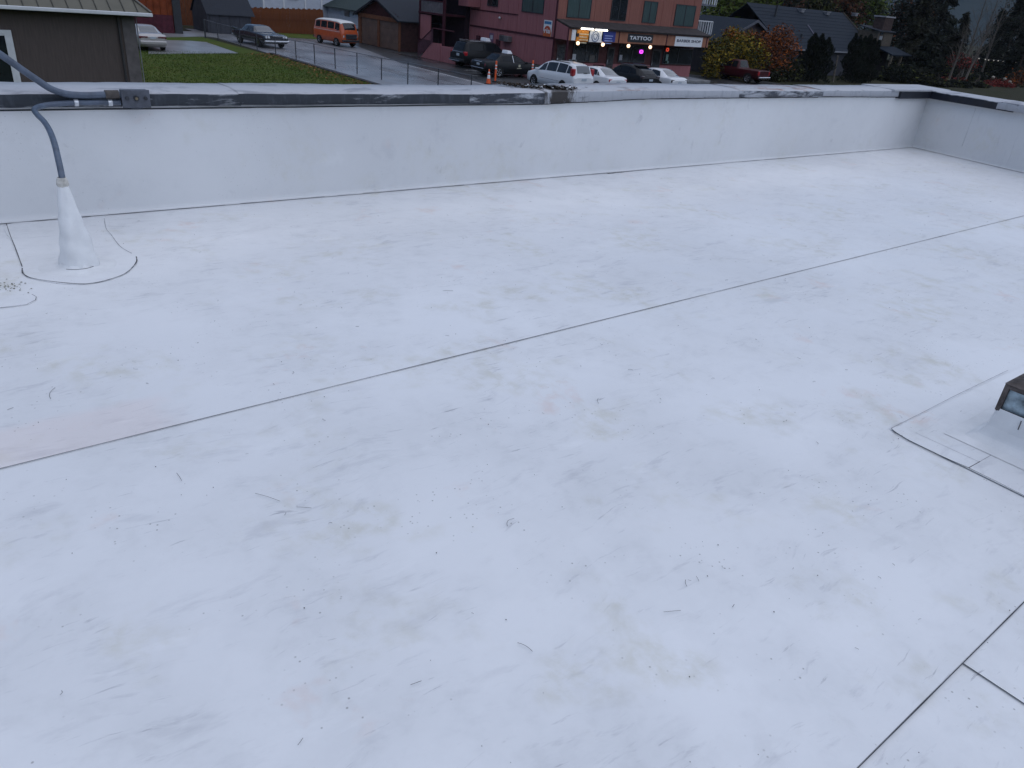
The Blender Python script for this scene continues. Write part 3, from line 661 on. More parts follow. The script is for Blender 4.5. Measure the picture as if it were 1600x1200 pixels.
# ---- cedar fence, pale houses, garage
cf = thing('wood_fence', 'brown cedar board fence behind the orange camper van', 'fence', (31, 76, G))
bme = MB().box(0, .135, 0, .025, 0, 1).build('board', M_fence, cf)
nb = 52; X0 = 27.3; hs = lambda i: 2.03 + .05 * math.sin(i * 1.7) + i * .0045
for i in range(nb):
    o = bme if i == 0 else bme.copy()
    if i: C.objects.link(o); o.parent = cf; o.matrix_parent_inverse = bme.matrix_parent_inverse.copy()
    o.location = (X0 + i * .142, 76 + random.uniform(-.008, .008), G); o.scale = (1, 1, hs(i))
for i in range(4): MB().box(X0 + i * 2.46 - .05, X0 + i * 2.46 + .05, 76.03, 76.13, G, G + 2.0).build('post', M_fence, cf)
for z in (.4, 1.6): MB().box(X0, X0 + 7.4, 76.028, 76.07, G + z, G + z + .09).build('rail', M_fence, cf)

def lap_siding_y(parent, x0, x1, z0, z1, Y, step=.22):
    n = int((z1 - z0) / step)
    for i in range(n): MB().slab([(x0, Y - .03, z0 + i * step), (x1, Y - .03, z0 + i * step), (x1, Y - .008, z0 + (i + 1) * step), (x0, Y - .008, z0 + (i + 1) * step)], (0, .03, 0)).build('siding_board', M_wsiding, parent)
def lap_siding_x(parent, y0, y1, z0, z1, X, step=.22):
    n = int((z1 - z0) / step)
    for i in range(n): MB().slab([(X - .03, y0, z0 + i * step), (X - .03, y1, z0 + i * step), (X - .008, y1, z0 + (i + 1) * step), (X - .008, y0, z0 + (i + 1) * step)], (.03, 0, 0)).build('siding_board', M_wsiding, parent)
wh = thing('pale_house', 'pale blue white lap sided house rising behind the cedar fence', 'house', (34, 85, G))
MB().box(31.0, 40, 82, 90, G, 2.2).build('wall', M_wsiding, wh)
lap_siding_y(wh, 31.0, 40, -1.8, 2.0, 82)
for x in (31.0, 33.1, 35.4, 37.2): MB().box(x, x + .16, 81.93, 81.972, -3, 2).build('corner_board', M_white, wh)
window_y(wh, 33.6, 34.7, -.9, .6, 81.95, M_glass, M_white, 2)
MB().slab([(30.6, 81.5, 2.2), (40.4, 81.5, 2.2), (40.4, 86, 4.8), (30.6, 86, 4.8)], (0, 0, .1)).build('roof', M_greenr, wh)
w2 = thing('pale_house', 'small white lap sided house with grey green roof beside the garage', 'house', (40, 76, G))
MB().box(38, 46, 69.6, 83.5, G, -1.25).build('wall', M_wsiding, w2)
lap_siding_x(w2, 69.6, 83.5, G + .2, -1.25, 38)
MB().slab([(37.4, 69.2, -1.30), (37.4, 84, -1.30), (42, 81, .9), (42, 72, .9)], (0, 0, .09)).build('roof', M_greenr, w2)
MB().slab([(37.4, 84, -1.30), (46.6, 84, -1.30), (42, 81, .9)], (0, 0, .09)).build('roof', M_greenr, w2)
MB().slab([(37.4, 69.2, -1.30), (46.6, 69.2, -1.30), (42, 72, .9)], (0, 0, .09)).build('roof', M_greenr, w2)
MB().box(37.93, 37.968, 69.62, 71.3, G + .1, -1.45).build('door', mat('pale_door', (.36, .40, .45), .5), w2)
for y in (71.4, 69.5, 83.4): MB().box(37.90, 37.966, y, y + .14, G, -1.3).build('corner_board', M_white, w2)
p_ = gx(540, 19, 37.9); MB().box(37.9, 37.966, p_.y - .7, p_.y + .3, p_.z - .35, p_.z + .2).build('vent_window', M_glass, w2)

gr = thing('garage', 'brown double garage with dark red gable next to the camper van', 'garage', (37.5, 65, G))
GX = 34.75; ga, gb, gt = 61.1, 68.7, -1.12
MB().box(GX + .1, GX + 6.5, ga, gb, G, gt).build('wall', mat('garage_wall_dark', (.045, .022, .022), .8, var=.3), gr)
MB().slab([(GX + .06, ga, gt), (GX + .06, gb, gt), (GX + .06, (ga + gb) / 2, .12)], (.1, 0, 0)).build('gable', M_gable, gr)
for k in range(9):
    z = gt + .1 + k * .13; f = 1 - (z - gt) / (.12 - gt); yc = (ga + gb) / 2; hw = (gb - ga) / 2 * f - .04
    if hw > .2: MB().box(GX + .03, GX + .058, yc - hw, yc + hw, z, z + .11).build('gable_board', M_gable, gr)
MB().box(GX - .02, GX + .1, ga, gb, gt - .32, gt).build('lintel', M_brown, gr)
for y0, y1 in ((ga, ga + .28), ((ga + gb) / 2 - .16, (ga + gb) / 2 + .16), (gb - .5, gb)): MB().box(GX, GX + .1, y0, y1, G, gt - .32).build('jamb', M_brown, gr)
for y0, y1 in ((ga + .28, (ga + gb) / 2 - .16), ((ga + gb) / 2 + .16, gb - .5)):
    d = MB().box(GX + .10, GX + .13, y0, y1, G + .02, gt - .32).build('garage_door', M_gdoor, gr)
    for k in range(4):
        h = (gt - .36 - G) / 4; MB().box(GX + .088, GX + .099, y0 + .03, y1 - .03, G + .03 + k * h, G + .022 + (k + 1) * h).build('door_panel', M_gdoor, d, .004)
    MB().tube([(GX + .06, (y0 + y1) / 2 - .07, G + .6), (GX + .06, (y0 + y1) / 2 + .07, G + .6)], .015, 5).build('handle', M_chrome, d)
for sgn, yy in ((1, ga - .35), (-1, gb + .35)):
    MB().slab([(GX - .35, yy, gt - .22), (GX + 6.9, yy, gt - .22), (GX + 6.9, (ga + gb) / 2, .20), (GX - .35, (ga + gb) / 2, .20)], (0, 0, .09)).build('roof', M_slate, gr)
    MB().slab([(GX - .37, yy, gt - .30), (GX - .37, (ga + gb) / 2, .12), (GX - .37, (ga + gb) / 2, .27), (GX - .37, yy, gt - .13)], (.05, 0, 0)).build('barge_board', mat('barge_dark', (.02, .02, .026), .7), gr)

# ---- two storey building: maroon flank towards the street, orange shop front towards the lot
FX, FY, CY = 39.02, 46.0, 44.42
tb = thing('commercial_building', 'two storey maroon and orange building with tattoo and barber shops', 'building', (46, 52, G))
XR = 54.6; TOP = 3.6
MB().box(FX + .06, XR, FY + .06, 58, G, TOP).build('core', mat('core_dark', (.02, .012, .012), .9), tb)
MB().box(FX + .02, XR + .02, FY, FY + .055, .22, TOP).build('upper_wall', M_orange, tb)
MB().box(FX, FX + .055, FY + .06, 57.0, G, TOP).build('side_wall', M_pink, tb)
MB().box(XR + .002, XR + .03, FY + .06, 58, G, TOP).build('end_wall', M_pinkd, tb)
MB().box(FX - .06, FX + .04, FY - .06, FY + .05, G, TOP).build('corner_trim', M_pinkd, tb)
MB().box(FX - .25, XR + .25, FY - .25, 58.3, TOP, TOP + .15).build('roof', M_slate, tb)
k = FY + .9
while k < 57:
    MB().box(FX - .022, FX, k, k + .03, G, TOP - .02).build('siding_groove_batten', M_pink, tb); k += 1.22
k = FX + 1.25
while k < XR: MB().box(k, k + .03, FY - .018, FY, .24, TOP - .02).build('siding_batten', M_orange, tb); k += 1.22
for (x0, x1, ztop, n, zb) in ((39.95, 42.27, 1.95, 2, .37), (44.35, 46.0, 1.95, 2, .40), (47.82, 49.37, 1.94, 2, .40), (51.55, 53.97, 1.93, 2, .36)):
    window_y(tb, x0, x1, zb, ztop, FY - .01, M_glass if 44 < x0 < 45 else M_curtain, M_darkm, n)
# side wall: windows, belt trim, lamp, unit
a_ = gx(817, 0, FX); b_ = gx(849, 22, FX)
window_x(tb, b_.y, a_.y, b_.z, 1.95, FX - .01, M_curtain, M_darkm, 2)
window_x(tb, 53.2, 54.6, .55, 1.95, FX - .01, M_glass, M_darkm, 2)
MB().box(FX - .05, FX - .001, FY + .06, 56.9, -1.12, -1.0).build('belt_trim', M_pinkd, tb)
MB().box(FX - .04, FX - .001, 50.5, 56.9, .12, .2).build('belt_trim', M_pinkd, tb)
for px, py, s_ in ((748, 60, .22), (779, 67, .25)):
    q = gx(px, py, FX); MB().box(FX - .12, FX, q.y - s_, q.y + s_, q.z - s_, q.z + s_).build('meter_box', M_pinkd, tb, .02)
q = gx(783, 28, FX); MB().ball((FX - .15, q.y, q.z), .09, 8).build('security_light', M_white, tb); MB().box(FX - .1, FX, q.y - .05, q.y + .05, q.z - .05, q.z + .02).build('light_bracket', M_darkm, tb)
a_ = gx(787, 55, FX); b_ = gx(800, 66, FX)
ac = MB().box(FX - .45, FX - .02, b_.y, a_.y, b_.z, a_.z).build('window_air_conditioner', mat('ac_grey', (.13, .12, .125), .6, var=.2), tb, .02)
for k in range(6): MB().box(FX - .465, FX - .45, b_.y + .5, a_.y - .06, b_.z + .06 + k * .075, b_.z + .09 + k * .075).build('louvre', M_darkm, ac)
q = gx(768, 58, FX); MB().box(FX - .02, FX - .001, q.y - .3, q.y + .3, q.z - .5, q.z + .3).build('notice', mat('notice_mauve', (.17, .10, .16), .7), tb)
MB().add([(FX - .026, q.y + .15, q.z - .15), (FX - .026, q.y - .2, q.z - .15), (FX - .026, q.y - .2, q.z + .15), (FX - .026, q.y + .15, q.z + .15)], [(0, 1, 2, 3)]).build('notice_print', mat('print_grey', (.4, .4, .45), .7), tb)
# ground floor shop front, recessed under the canopy
MB().box(FX + .1, XR, FY, FY + .05, G, -1.12).build('shop_wall', M_shop, tb)
MB().box(FX + .08, XR, FY - .04, FY, G + .1, G + .95).build('bulkhead', M_pink, tb)
def shopwin(p0, p1, top, bot):
    a = gy(p0, top, FY); b = gy(p1, bot, FY); window_y(tb, a.x, b.x, b.z, a.z, FY - .05, M_glass, M_darkm, 2, 'shop_window')
shopwin(896, 932.5, 66, 97); shopwin(968, 1005, 69, 98); shopwin(1037.5, 1078, 74, 101)
for p0, p1, t_ in ((950, 961, 69), (1020, 1034, 74), (871, 884, 66)):
    a = gy(p0, t_, FY); b = gy(p1, t_, FY)
    d = MB().box(a.x, b.x, FY - .075, FY - .042, G + .14, -1.45).build('shop_door', mat('shop_door_dark', (.03, .022, .024), .5), tb)
    MB().box(a.x + .12, b.x - .12, FY - .085, FY - .076, G + .9, -1.6).build('pane', M_glass, d)
    MB().box(a.x + .04, a.x + .08, FY - .12, FY - .08, G + .95, G + 1.25).build('handle', M_chrome, d)
for px, py, wd, h, cc in ((897, 90, .35, .5, (.45, .47, .5)), (970, 90, .3, .4, (.3, .32, .36)), (1042, 92, .28, .7, (.16, .26, .23)), (1042, 97, .4, .18, (.18, .2, .22)), (925, 92, .55, .5, (.07, .065, .06)), (895, 95, .8, .16, (.25, .27, .3))):
    q = gy(px, py, FY - .12); MB().box(q.x - wd / 2, q.x + wd / 2, FY - .12, FY - .11, q.z - h / 2, q.z + h / 2).build('window_poster', mat('poster_%d' % px, cc, .6, var=.3, scale=12), tb)
q = gy(948, 92, FY); MB().box(q.x - 1.4, q.x - .3, FY - .09, FY - .05, -2.9, -2.75).build('sill_shelf', M_pinkd, tb)
# canopy: felt top, boarded fascia, maroon return
MB().slab([(FX, FY - .02, .24), (XR - .1, FY - .02, .24), (XR - .1, CY - .12, -.16), (FX, CY - .12, -.16)], (0, 0, -.10)).build('canopy_roof', M_canopy, tb)
zf0, zf1 = -1.06, -.28
MB().box(FX + .03, XR - .15, CY, CY + .08, zf0, zf1).build('canopy_fascia', M_fascia, tb)
MB().slab([(FX + .0, CY, zf0), (FX, FY - .07, zf0), (FX, FY - .07, .1), (FX, CY, zf1)], (.028, 0, 0)).build('canopy_return', M_pink, tb)
MB().box(FX - .02, XR - .1, CY - .14, CY - .002, -.28, -.17).build('canopy_edge', mat('canopy_edge_dark', (.03, .024, .024), .8), tb)
MB().box(FX + .03, XR - .15, CY + .08, FY - .06, zf0, zf0 + .06).build('canopy_soffit', mat('soffit_maroon', (.04, .018, .018), .8), tb)
for px in (887, 967, 1042, 1105):
    q = gy(px, 60, CY); MB().box(q.x - .05, q.x + .05, CY - .025, CY - .001, zf0, zf1).build('fascia_batten', M_pinkd, tb)
for px in (887.5,):
    q = gy(px, 60, CY); MB().box(q.x, q.x + .12, CY, CY + .12, G + .13, zf0 - .002).build('canopy_post', M_pinkd, tb)
# rear wing and white railed balconies at the right
MB().box(XR + .04, 57.2, 50.0, 57.9, G, TOP).build('rear_wing', mat('wing_dark_red', (.07, .02, .026), .8, var=.2), tb)
for zb in (-.15, 2.15):
    b = MB().box(XR + .04, 58.0, 47.2, 50.0, zb - .14, zb).build('balcony', mat('balcony_slab', (.13, .14, .17), .7), tb)
    mb = MB()
    for k in range(12): xk = XR + .1 + k * .30; mb.box(xk, xk + .05, 47.22, 47.27, zb, zb + .95)
    for k in range(9): yk = 47.3 + k * .3; mb.box(57.9, 57.95, yk, yk + .05, zb, zb + .95)
    mb.build('balusters', M_white, b)
    MB().box(XR + .08, 58.0, 47.2, 47.29, zb + .95, zb + 1.03).build('hand_rail', M_white, b)
    MB().box(57.9, 57.99, 47.29, 50, zb + .95, zb + 1.03).build('hand_rail', M_white, b)

# shop signs (each a board fixed on the canopy fascia)
def board(name, label, px0, px1, py0, py1, m, Y=CY - .03, th=.05, cat='sign', dz=0):
    a = gy(px0, py0, Y); b = gy(px1, py1, Y); xm = (a.x + b.x) / 2
    t_ = thing(name, label, cat, (xm, Y, b.z))
    mid_t = gy((px0 + px1) / 2, py0 + (dz), Y).z; mid_b = gy((px0 + px1) / 2, py1 + dz, Y).z
    x0, x1, z0_, z1_ = a.x, b.x, mid_b, mid_t
    MB().box(x0, x1, Y, Y + th - .022, z0_, z1_).build('board', m, t_)
    return t_, x0, x1, z0_, z1_, Y
W_ = (.72, .73, .75)
m_wsign = mat('sign_white', W_, .5, var=.05); m_bsign = mat('sign_black', (.006, .007, .012), .5); m_ink = mat('sign_ink_navy', (.012, .015, .04), .6)
t_, x0, x1, z0_, z1_, Y = board('shop_sign', 'black shop sign reading TATTOO in white letters', 982, 1019.5, 53.5, 66.5, m_bsign)
text_mesh('TATTOO', 'lettering', m_wsign, t_, (x0 + .18, Y, z0_ + .17), (x1 - x0 - .36, 0, 0), (0, 0, z1_ - z0_ - .32), .025)
t_, x0, x1, z0_, z1_, Y = board('shop_sign', 'white shop sign reading BARBER SHOP in dark letters', 1056, 1096, 57.5, 73.0, m_wsign)
text_mesh('BARBER SHOP', 'lettering', m_ink, t_, (x0 + .2, Y, z0_ + .30), (x1 - x0 - .4, 0, 0), (0, 0, z1_ - z0_ - .52), .03)
m_ors = mat('sign_orange', (.62, .22, .015), .5, var=.15); m_blus = mat('sign_blue', (.02, .035, .22), .5, var=.15)
t_, x0, x1, z0_, z1_, Y = board('shop_sign', 'orange advertising panel with small lettering under the tube lights', 900.5, 920.3, 47.3, 64.6, m_ors)
for k in range(4): MB().box(x0 + .35, x1 - .1 - .15 * (k % 2), Y - .006, Y - .001, z1_ - .28 - k * .19, z1_ - .22 - k * .19).build('text_line', mat('print_cream', (.7, .6, .4), .6), t_)
MB().tube([(x0 + .2, Y - .004, z0_ + .4), (x0 + .2, Y - .009, z0_ + .4)], .13, 12).build('emblem', m_bsign, t_)
t_, x0, x1, z0_, z1_, Y = board('shop_sign', 'white panel with round grey emblem between the orange and blue panels', 920.5, 941.3, 48, 66, m_wsign)
cxs, czs = (x0 + x1) / 2 - .05, (z0_ + z1_) / 2
MB().tube([(cxs + .34 * math.cos(a), Y - .004, czs + .34 * math.sin(a)) for a in [2 * PI * k / 24 for k in range(25)]], .035, 5).build('emblem_ring', mat('print_blue_grey', (.16, .20, .30), .6), t_)
MB().tube([(cxs + .18 * math.cos(a) * (1 + .3 * math.sin(3 * a)), Y - .004, czs + .18 * math.sin(a)) for a in [2 * PI * k / 24 for k in range(25)]], .03, 5).build('emblem_mark', mat('print_blue_grey', (.16, .20, .30), .6), t_)
t_, x0, x1, z0_, z1_, Y = board('shop_sign', 'blue advertising panel at the right of the lit sign strip', 941.5, 960.5, 48.8, 65.5, m_blus)
for k in range(4): MB().box(x0 + .3, x1 - .25 - .1 * (k % 2), Y - .006, Y - .001, z1_ - .34 - k * .17, z1_ - .29 - k * .17).build('text_line', mat('print_pale_blue', (.35, .42, .7), .6), t_)
t_, x0, x1, z0_, z1_, Y = board('shop_sign', 'narrow blank white panel at the left end of the lit sign strip', 894.5, 900.2, 46.3, 63.2, m_wsign)
for p0, p1, py in ((908.5, 927.5, 45.2), (930.5, 949, 47.2)):
    a = gy(p0, py - .6, CY - .32); b = gy(p1, py + 1.0, CY - .32); lab = 'left' if p0 < 920 else 'right'
    t_ = thing('tube_light', 'lit fluorescent tube over the sign strip, %s one of the two' % lab, 'lamp', ((a.x + b.x) / 2, CY - .3, a.z), 'tube lights over the sign strip')
    MB().tube([(a.x, CY - .32, a.z), (b.x, CY - .32, a.z)], .045, 8).build('tube', mat('lit_tube', (1, .93, .78), .4, var=.02, emit=5), t_)
    MB().box(a.x, b.x, CY - .34, CY - .26, a.z + .05, a.z + .09).build('housing', M_white, t_)
    MB().box((a.x + b.x) / 2 - .03, (a.x + b.x) / 2 + .03, CY - .30, CY - .001, a.z + .091, a.z + .12).build('arm', M_darkm, t_)
for i, (px, py) in enumerate(((903, 67.5), (942, 69.8), (982, 71.8), (1016, 73.7))):
    q = gy(px, py, CY - .1); lab = ('under the orange panel', 'under the blue panel', 'under the left end of the TATTOO sign', 'under the right end of the TATTOO sign')[i]
    t_ = thing('globe_light', 'small lit globe lamp ' + lab, 'lamp', tuple(q), 'globe lamps below the canopy')
    MB().ball(tuple(q), .13, 10).build('globe', mat('lit_globe', (1, .66, .42), .4, var=.02, emit=2.2), t_)
    MB().tube([(q.x, q.y, q.z + .11), (q.x, CY + .03, zf0 + .03)], .02, 6).build('stem', M_darkm, t_)
for px, py, wd, h, cc, nm, e in ((1002, 80.8, .42, .28, (.62, .05, .75), 'purple', 1.6), (1043, 77.6, .34, .3, (.55, .06, .03), 'red', .5)):
    q = gy(px, py, FY - .16); t_ = thing('neon_sign', 'small glowing %s neon sign in a shop window' % nm, 'neon sign', (q.x, FY - .16, q.z - h / 2))
    MB().box(q.x - wd / 2, q.x + wd / 2, FY - .16, FY - .13, q.z - h / 2, q.z + h / 2).build('backing', mat('neon_back_' + nm, tuple(c_ * .5 for c_ in cc), .5, emit=e * .5), t_)
    MB().tube([(q.x + wd * .4 * math.cos(a), FY - .17, q.z + h * .38 * math.sin(a)) for a in [2 * PI * k / 20 for k in range(21)]], .03, 6).build('neon_tube', mat('neon_' + nm, cc, .5, var=.02, emit=e * 2), t_)
# tall sign on the maroon flank
a_ = gx(850.5, 31, FX - .05); b_ = gx(860.5, 57.5, FX - .05); zt, zbm = gx(855, 31.5, FX - .05).z, gx(855, 57, FX - .05).z
t_ = thing('wall_sign', 'tall orange sign reading ria with a blue panel on top', 'sign', (FX - .05, (a_.y + b_.y) / 2, zbm))
MB().box(FX - .05, FX - .024, b_.y, a_.y, zbm, zt).build('board', m_wsign, t_)
hh = zt - zbm; ww = a_.y - b_.y
MB().box(FX - .055, FX - .05, b_.y + .06, a_.y - .06, zt - hh * .24, zt - hh * .06).build('blue_panel', mat('sign_sky_blue', (.05, .18, .36), .5), t_)
MB().add([(FX - .056, b_.y + ww * (.5 + .44 * math.cos(a)), zbm + hh * .30 + hh * .36 * math.sin(a)) for a in [PI * k / 16 for k in range(17)]], [tuple(range(17))]).build('arch', mat('sign_ember', (.42, .06, .02), .5), t_)
MB().box(FX - .056, FX - .05, b_.y + .01, a_.y - .01, zbm, zbm + hh * .295).build('orange_panel', mat('sign_ember2', (.48, .10, .025), .5), t_)
text_mesh('ria', 'lettering', m_wsign, t_, (FX - .056, a_.y - .12, zbm + hh * .20), (0, -(ww - .24), 0), (0, 0, hh * .30), .02)

# ---- outside stair and porch at the street end of the maroon flank
st = thing('outside_stair', 'maroon outside stair with sloping side wall and slatted railing', 'stair', (35.5, 55.5, G))
def gxp(pts, X): return [gx(*p, X) for p in pts]
SX = 34.4
MB().slab([Vector((SX, 57.05, G)), Vector((SX, 55.4, -2.40)), Vector((SX, 54.13, -2.36)), Vector((SX, 54.13, G))], (.12, 0, 0)).build('stair_side_wall', M_pink, st)
MB().box(SX + .03, SX + .12, 52.0, 54.128, G, -2.5).build('landing_wall', M_pink, st)
MB().box(SX + .125, FX - .06, 52.0, 54.3, G, -2.55).build('landing', M_pinkd, st)
for k in range(7): MB().box(SX + .13, SX + 1.3, 54.3 + k * .38, 54.68 + k * .38, G, -2.55 - (k + 1) * .15).build('step', M_conc, st)
rail = MB().tube([(SX - .03, 57.5, G + .95), (SX - .03, 55.2, -1.35), (SX - .03, 52.2, -1.35)], .05, 5).build('stair_rail', M_pinkd, st)
for k in range(14):
    y = 57.4 - k * .165; zt_ = G + .95 + (57.5 - y) / 2.3 * (-1.35 - G - .95); MB().box(SX - .05, SX - .01, y - .02, y + .02, max(G, zt_ - 1.05), zt_).build('baluster', mat('baluster_mauve', (.10, .05, .07), .7), rail)
pc = thing('porch', 'dark two level porch with white balusters at the end of the maroon flank', 'porch', (37.5, 59.5, G))
MB().box(36.4, FX, 57.05, 60.9, -.52, -.38).build('upper_deck', M_pinkd, pc)
MB().box(36.5, 36.62, 57.05, 60.9, .45, .53).build('top_rail', M_pinkd, pc)
for k in range(22): MB().box(36.53, 36.58, 57.2 + k * .17, 57.24 + k * .17, -.38, .45).build('baluster', mat('baluster_pale', (.22, .21, .23), .6), pc)
for y in (57.1, 60.8): MB().box(36.45, 36.65, y - .1, y + .1, G, TOP - .3).build('post', M_pinkd, pc)
MB().box(36.5, 36.6, 59.1, 60.75, -2.5, -.6).build('stair_panel', M_pink, pc)
MB().box(36.7, FX, 61, 61.1, G, TOP).build('back_wall', mat('porch_wall_dark', (.025, .014, .02), .9), pc)
MB().box(38.6, FX, 57.02, 61, G, TOP).build('inner_wall', mat('porch_wall_dark', (.025, .014, .02), .9), pc)
MB().box(36.2, FX + 1, 56.0, 61.2, 1.9, 2.1).build('porch_roof', M_pinkd, pc)
MB().box(FX - 1.2, FX - .03, 55.6, 57.0, .35, 1.88).build('bay', M_pink, pc)

# ---- dark roofed house on the right
bh = thing('grey_roofed_house', 'long house with blue grey shingle roof behind the autumn trees', 'house', (78, 54, G))
EY, EZ, RYY, RZZ = 50, -1.08, 55.6, 2.75
MB().box(73.4, 91, EY + .5, 61, G, EZ).build('wall', M_greyw, bh)
rows = 12
for k in range(rows):   # shingle courses, each a little proud of the one above
    f0, f1 = k / rows, (k + 1) / rows + .02
    MB().slab([(73.2, EY + (RYY - EY) * f0, EZ + (RZZ - EZ) * f0 + .03), (91.8, EY + (RYY - EY) * f0, EZ + (RZZ - EZ) * f0 + .03), (91.8, EY + (RYY - EY) * f1, EZ + (RZZ - EZ) * f1), (73.2, EY + (RYY - EY) * f1, EZ + (RZZ - EZ) * f1)], (0, .02, -.06)).build('shingle_course', M_bluesl, bh)
MB().slab([(73.2, 61.2, EZ), (91.8, 61.2, EZ), (91.8, RYY, RZZ), (73.2, RYY, RZZ)], (0, 0, -.08)).build('roof_back', M_bluesl, bh)
MB().box(73.2, 91.8, EY - .12, EY, EZ - .12, EZ + .02).build('gutter', mat('gutter_grey', (.18, .19, .22), .5), bh)
MB().slab([(91.2, EY + .5, EZ), (91.2, 60.8, EZ), (91.2, RYY, RZZ - .1)], (-.1, 0, 0)).build('gable', M_beige, bh)
MB().slab([(91.85, EY - .1, EZ - .15), (91.85, RYY, RZZ - .1), (91.85, RYY, RZZ + .15), (91.85, EY - .1, EZ + .1)], (.06, 0, 0)).build('barge_board', M_beige, bh)
def onroof(px, py):
    n = Vector((0, -(RZZ - EZ), RYY - EY)).normalized(); r = Vector(ray(px, py)); o = Vector((0, 0, EYE)); p0 = Vector((70, EY, EZ + .03)); return o + r * ((p0 - o).dot(n) / r.dot(n))
for px, py in ((1251, 18), (1291, 22), (1335, 24)):
    q = onroof(px, py); v_ = MB().box(q.x - .3, q.x + .3, q.y - .3, q.y + .25, q.z - .1, q.z + .22).build('roof_ventilator', mat('ventilator_grey', (.17, .17, .19), .6), bh, .05)
    MB().box(q.x - .36, q.x + .36, q.y - .36, q.y + .3, q.z + .22, q.z + .27).build('cap', mat('cap_pale', (.30, .30, .32), .5), v_)
q = onroof(1211, 25); MB().tube([q - Vector((0, 0, .2)), q + Vector((0, 0, 1.0))], .12, 8).build('flue_pipe', M_darkm, bh)
q = onroof(1252, 58); MB().tube([q - Vector((0, 0, .2)), q + Vector((0, 0, .3))], .14, 8).build('vent_pipe', M_darkm, bh)
q = onroof(1262, 40); q2 = onroof(1272, 55); MB().tube([q + Vector((0, 0, .06)), q2 + Vector((0, 0, .06))], .05, 5).build('roof_cable', mat('cable_mauve', (.14, .13, .18), .6), bh)
# front gabled wing
gxm, gxa, gxb, gzp, gze = 66.9, 61.6, 71.9, 1.2, -.92; WYY = 49.4
MB().box(gxa + .5, gxb - .5, WYY + .2, 56, G, gze).build('wing_wall', M_greyw, bh)
MB().slab([(gxa + .3, WYY + .15, gze - .05), (gxb - .3, WYY + .15, gze - .05), (gxm, WYY + .15, gzp - .1)], (0, .1, 0)).build('wing_gable', mat('gable_mauve', (.075, .062, .072), .8), bh)
for a, b in ((gxa, -1), (gxb, 1)):
    MB().slab([(a, WYY - .3, gze - .1), (gxm, WYY - .3, gzp), (gxm, 56, gzp), (a, 56, gze - .1)], (0, 0, .1)).build('wing_roof', M_bluesl, bh)
    MB().slab([(a, WYY - .34, gze - .2), (gxm, WYY - .34, gzp - .12), (gxm, WYY - .34, gzp + .12), (a, WYY - .34, gze + .03)], (0, .035, 0)).build('wing_barge_board', mat('barge_grey', (.10, .105, .125), .7), bh)
# end bay with lit porch at the right end of that house
eb = thing('house_bay', 'narrow brown end bay with small porch right of the grey roof', 'house', (96, 52, G))
q0 = gy(1369, 66, 50); q1 = gy(1392, 66, 50); qm = gy(1377, 66, 50); zt_ = gy(1384, 27, 50).z; zb_ = gy(1380, 72, 50).z
MB().box(q0.x, q1.x, 50, 52.5, G, zb_ + 1.5).build('wall', M_beige, eb)
MB().box(qm.x, q1.x - .2, 50.3, 51.6, zb_ + 1.5, zt_).build('chimney', mat('bay_brown', (.06, .042, .04), .8, var=.25), eb)
MB().box(qm.x - .12, q1.x - .08, 50.2, 51.7, zt_, zt_ + .14).build('chimney_cap', mat('cap_pale', (.30, .30, .32), .5), eb)
MB().slab([(q0.x - .2, 49.8, zb_ + 1.45), (q1.x + .25, 49.8, zb_ + 1.45), (q1.x + .25, 52.6, zb_ + 1.9), (q0.x - .2, 52.6, zb_ + 1.9)], (0, 0, .1)).build('roof', M_slate, eb)
for k in range(3): MB().box(q0.x + .35, q0.x + .95, 49.93, 49.998, zb_ + .15 + k * .5, zb_ + .52 + k * .5).build('window', M_glass if k != 1 else mat('pale_pane', (.25, .27, .3), .3), eb)
MB().box(q0.x + 1.2, q0.x + 1.4, 49.94, 49.998, zb_, zb_ + 1.6).build('trim_board', M_beige, eb)
pz = gy(1385, 84, 48.6).z
MB().slab([(q0.x - .1, 49.98, zb_), (q1.x + 1.2, 49.98, zb_), (q1.x + 1.2, 47.6, pz), (q0.x - .1, 47.6, pz)], (0, 0, -.12)).build('porch_roof', M_bluesl, eb)
for px in (1387, 1402): q = gy(px, 110, 47.8); MB().box(q.x - .1, q.x + .1, 47.7, 47.9, G, pz - .1).build('porch_post', mat('post_tan', (.14, .115, .085), .7), eb)
MB().box(q0.x + 1, q1.x, 49.9, 49.99, G, zb_ - .6).build('porch_wall', mat('porch_dark', (.02, .018, .02), .9), eb)

# ================================================================== VEHICLES
def catmull(T, n):
    xs_ = []; m = len(T)
    for i in range(m - 1):
        a, b, c_, d = (np.array(T[max(i - 1, 0)]), np.array(T[i]), np.array(T[i + 1]), np.array(T[min(i + 2, m - 1)]))
        k = max(2, int(n * abs(T[i + 1][0] - T[i][0])))
        for j in range(k):
            t_ = j / k
            lin = b + (c_ - b) * t_
            cr = .5 * (2 * b + (c_ - a) * t_ + (2 * a - 5 * b + 4 * c_ - d) * t_ ** 2 + (3 * b - a - 3 * c_ + d) * t_ ** 3)
            xs_.append(lin * .5 + cr * .5 if True else lin)
            xs_[-1][0] = lin[0]
    xs_.append(np.array(T[-1])); return xs_
def section(s_):
    x, zb, zl, zr, hw, hr = s_; zr = max(zr, zl + .015)
    return [(hw * .80, zb), (hw * .965, zb + .07), (hw, zb + .48 * (zl - zb)), (hw * .985, zl - .05), (hw * .955, zl), (hr, zr - .055 if zr - zl > .12 else zl + (zr - zl) * .5), (hr * .86, zr - .012), (hr * .45, zr), (0, zr + .004)]
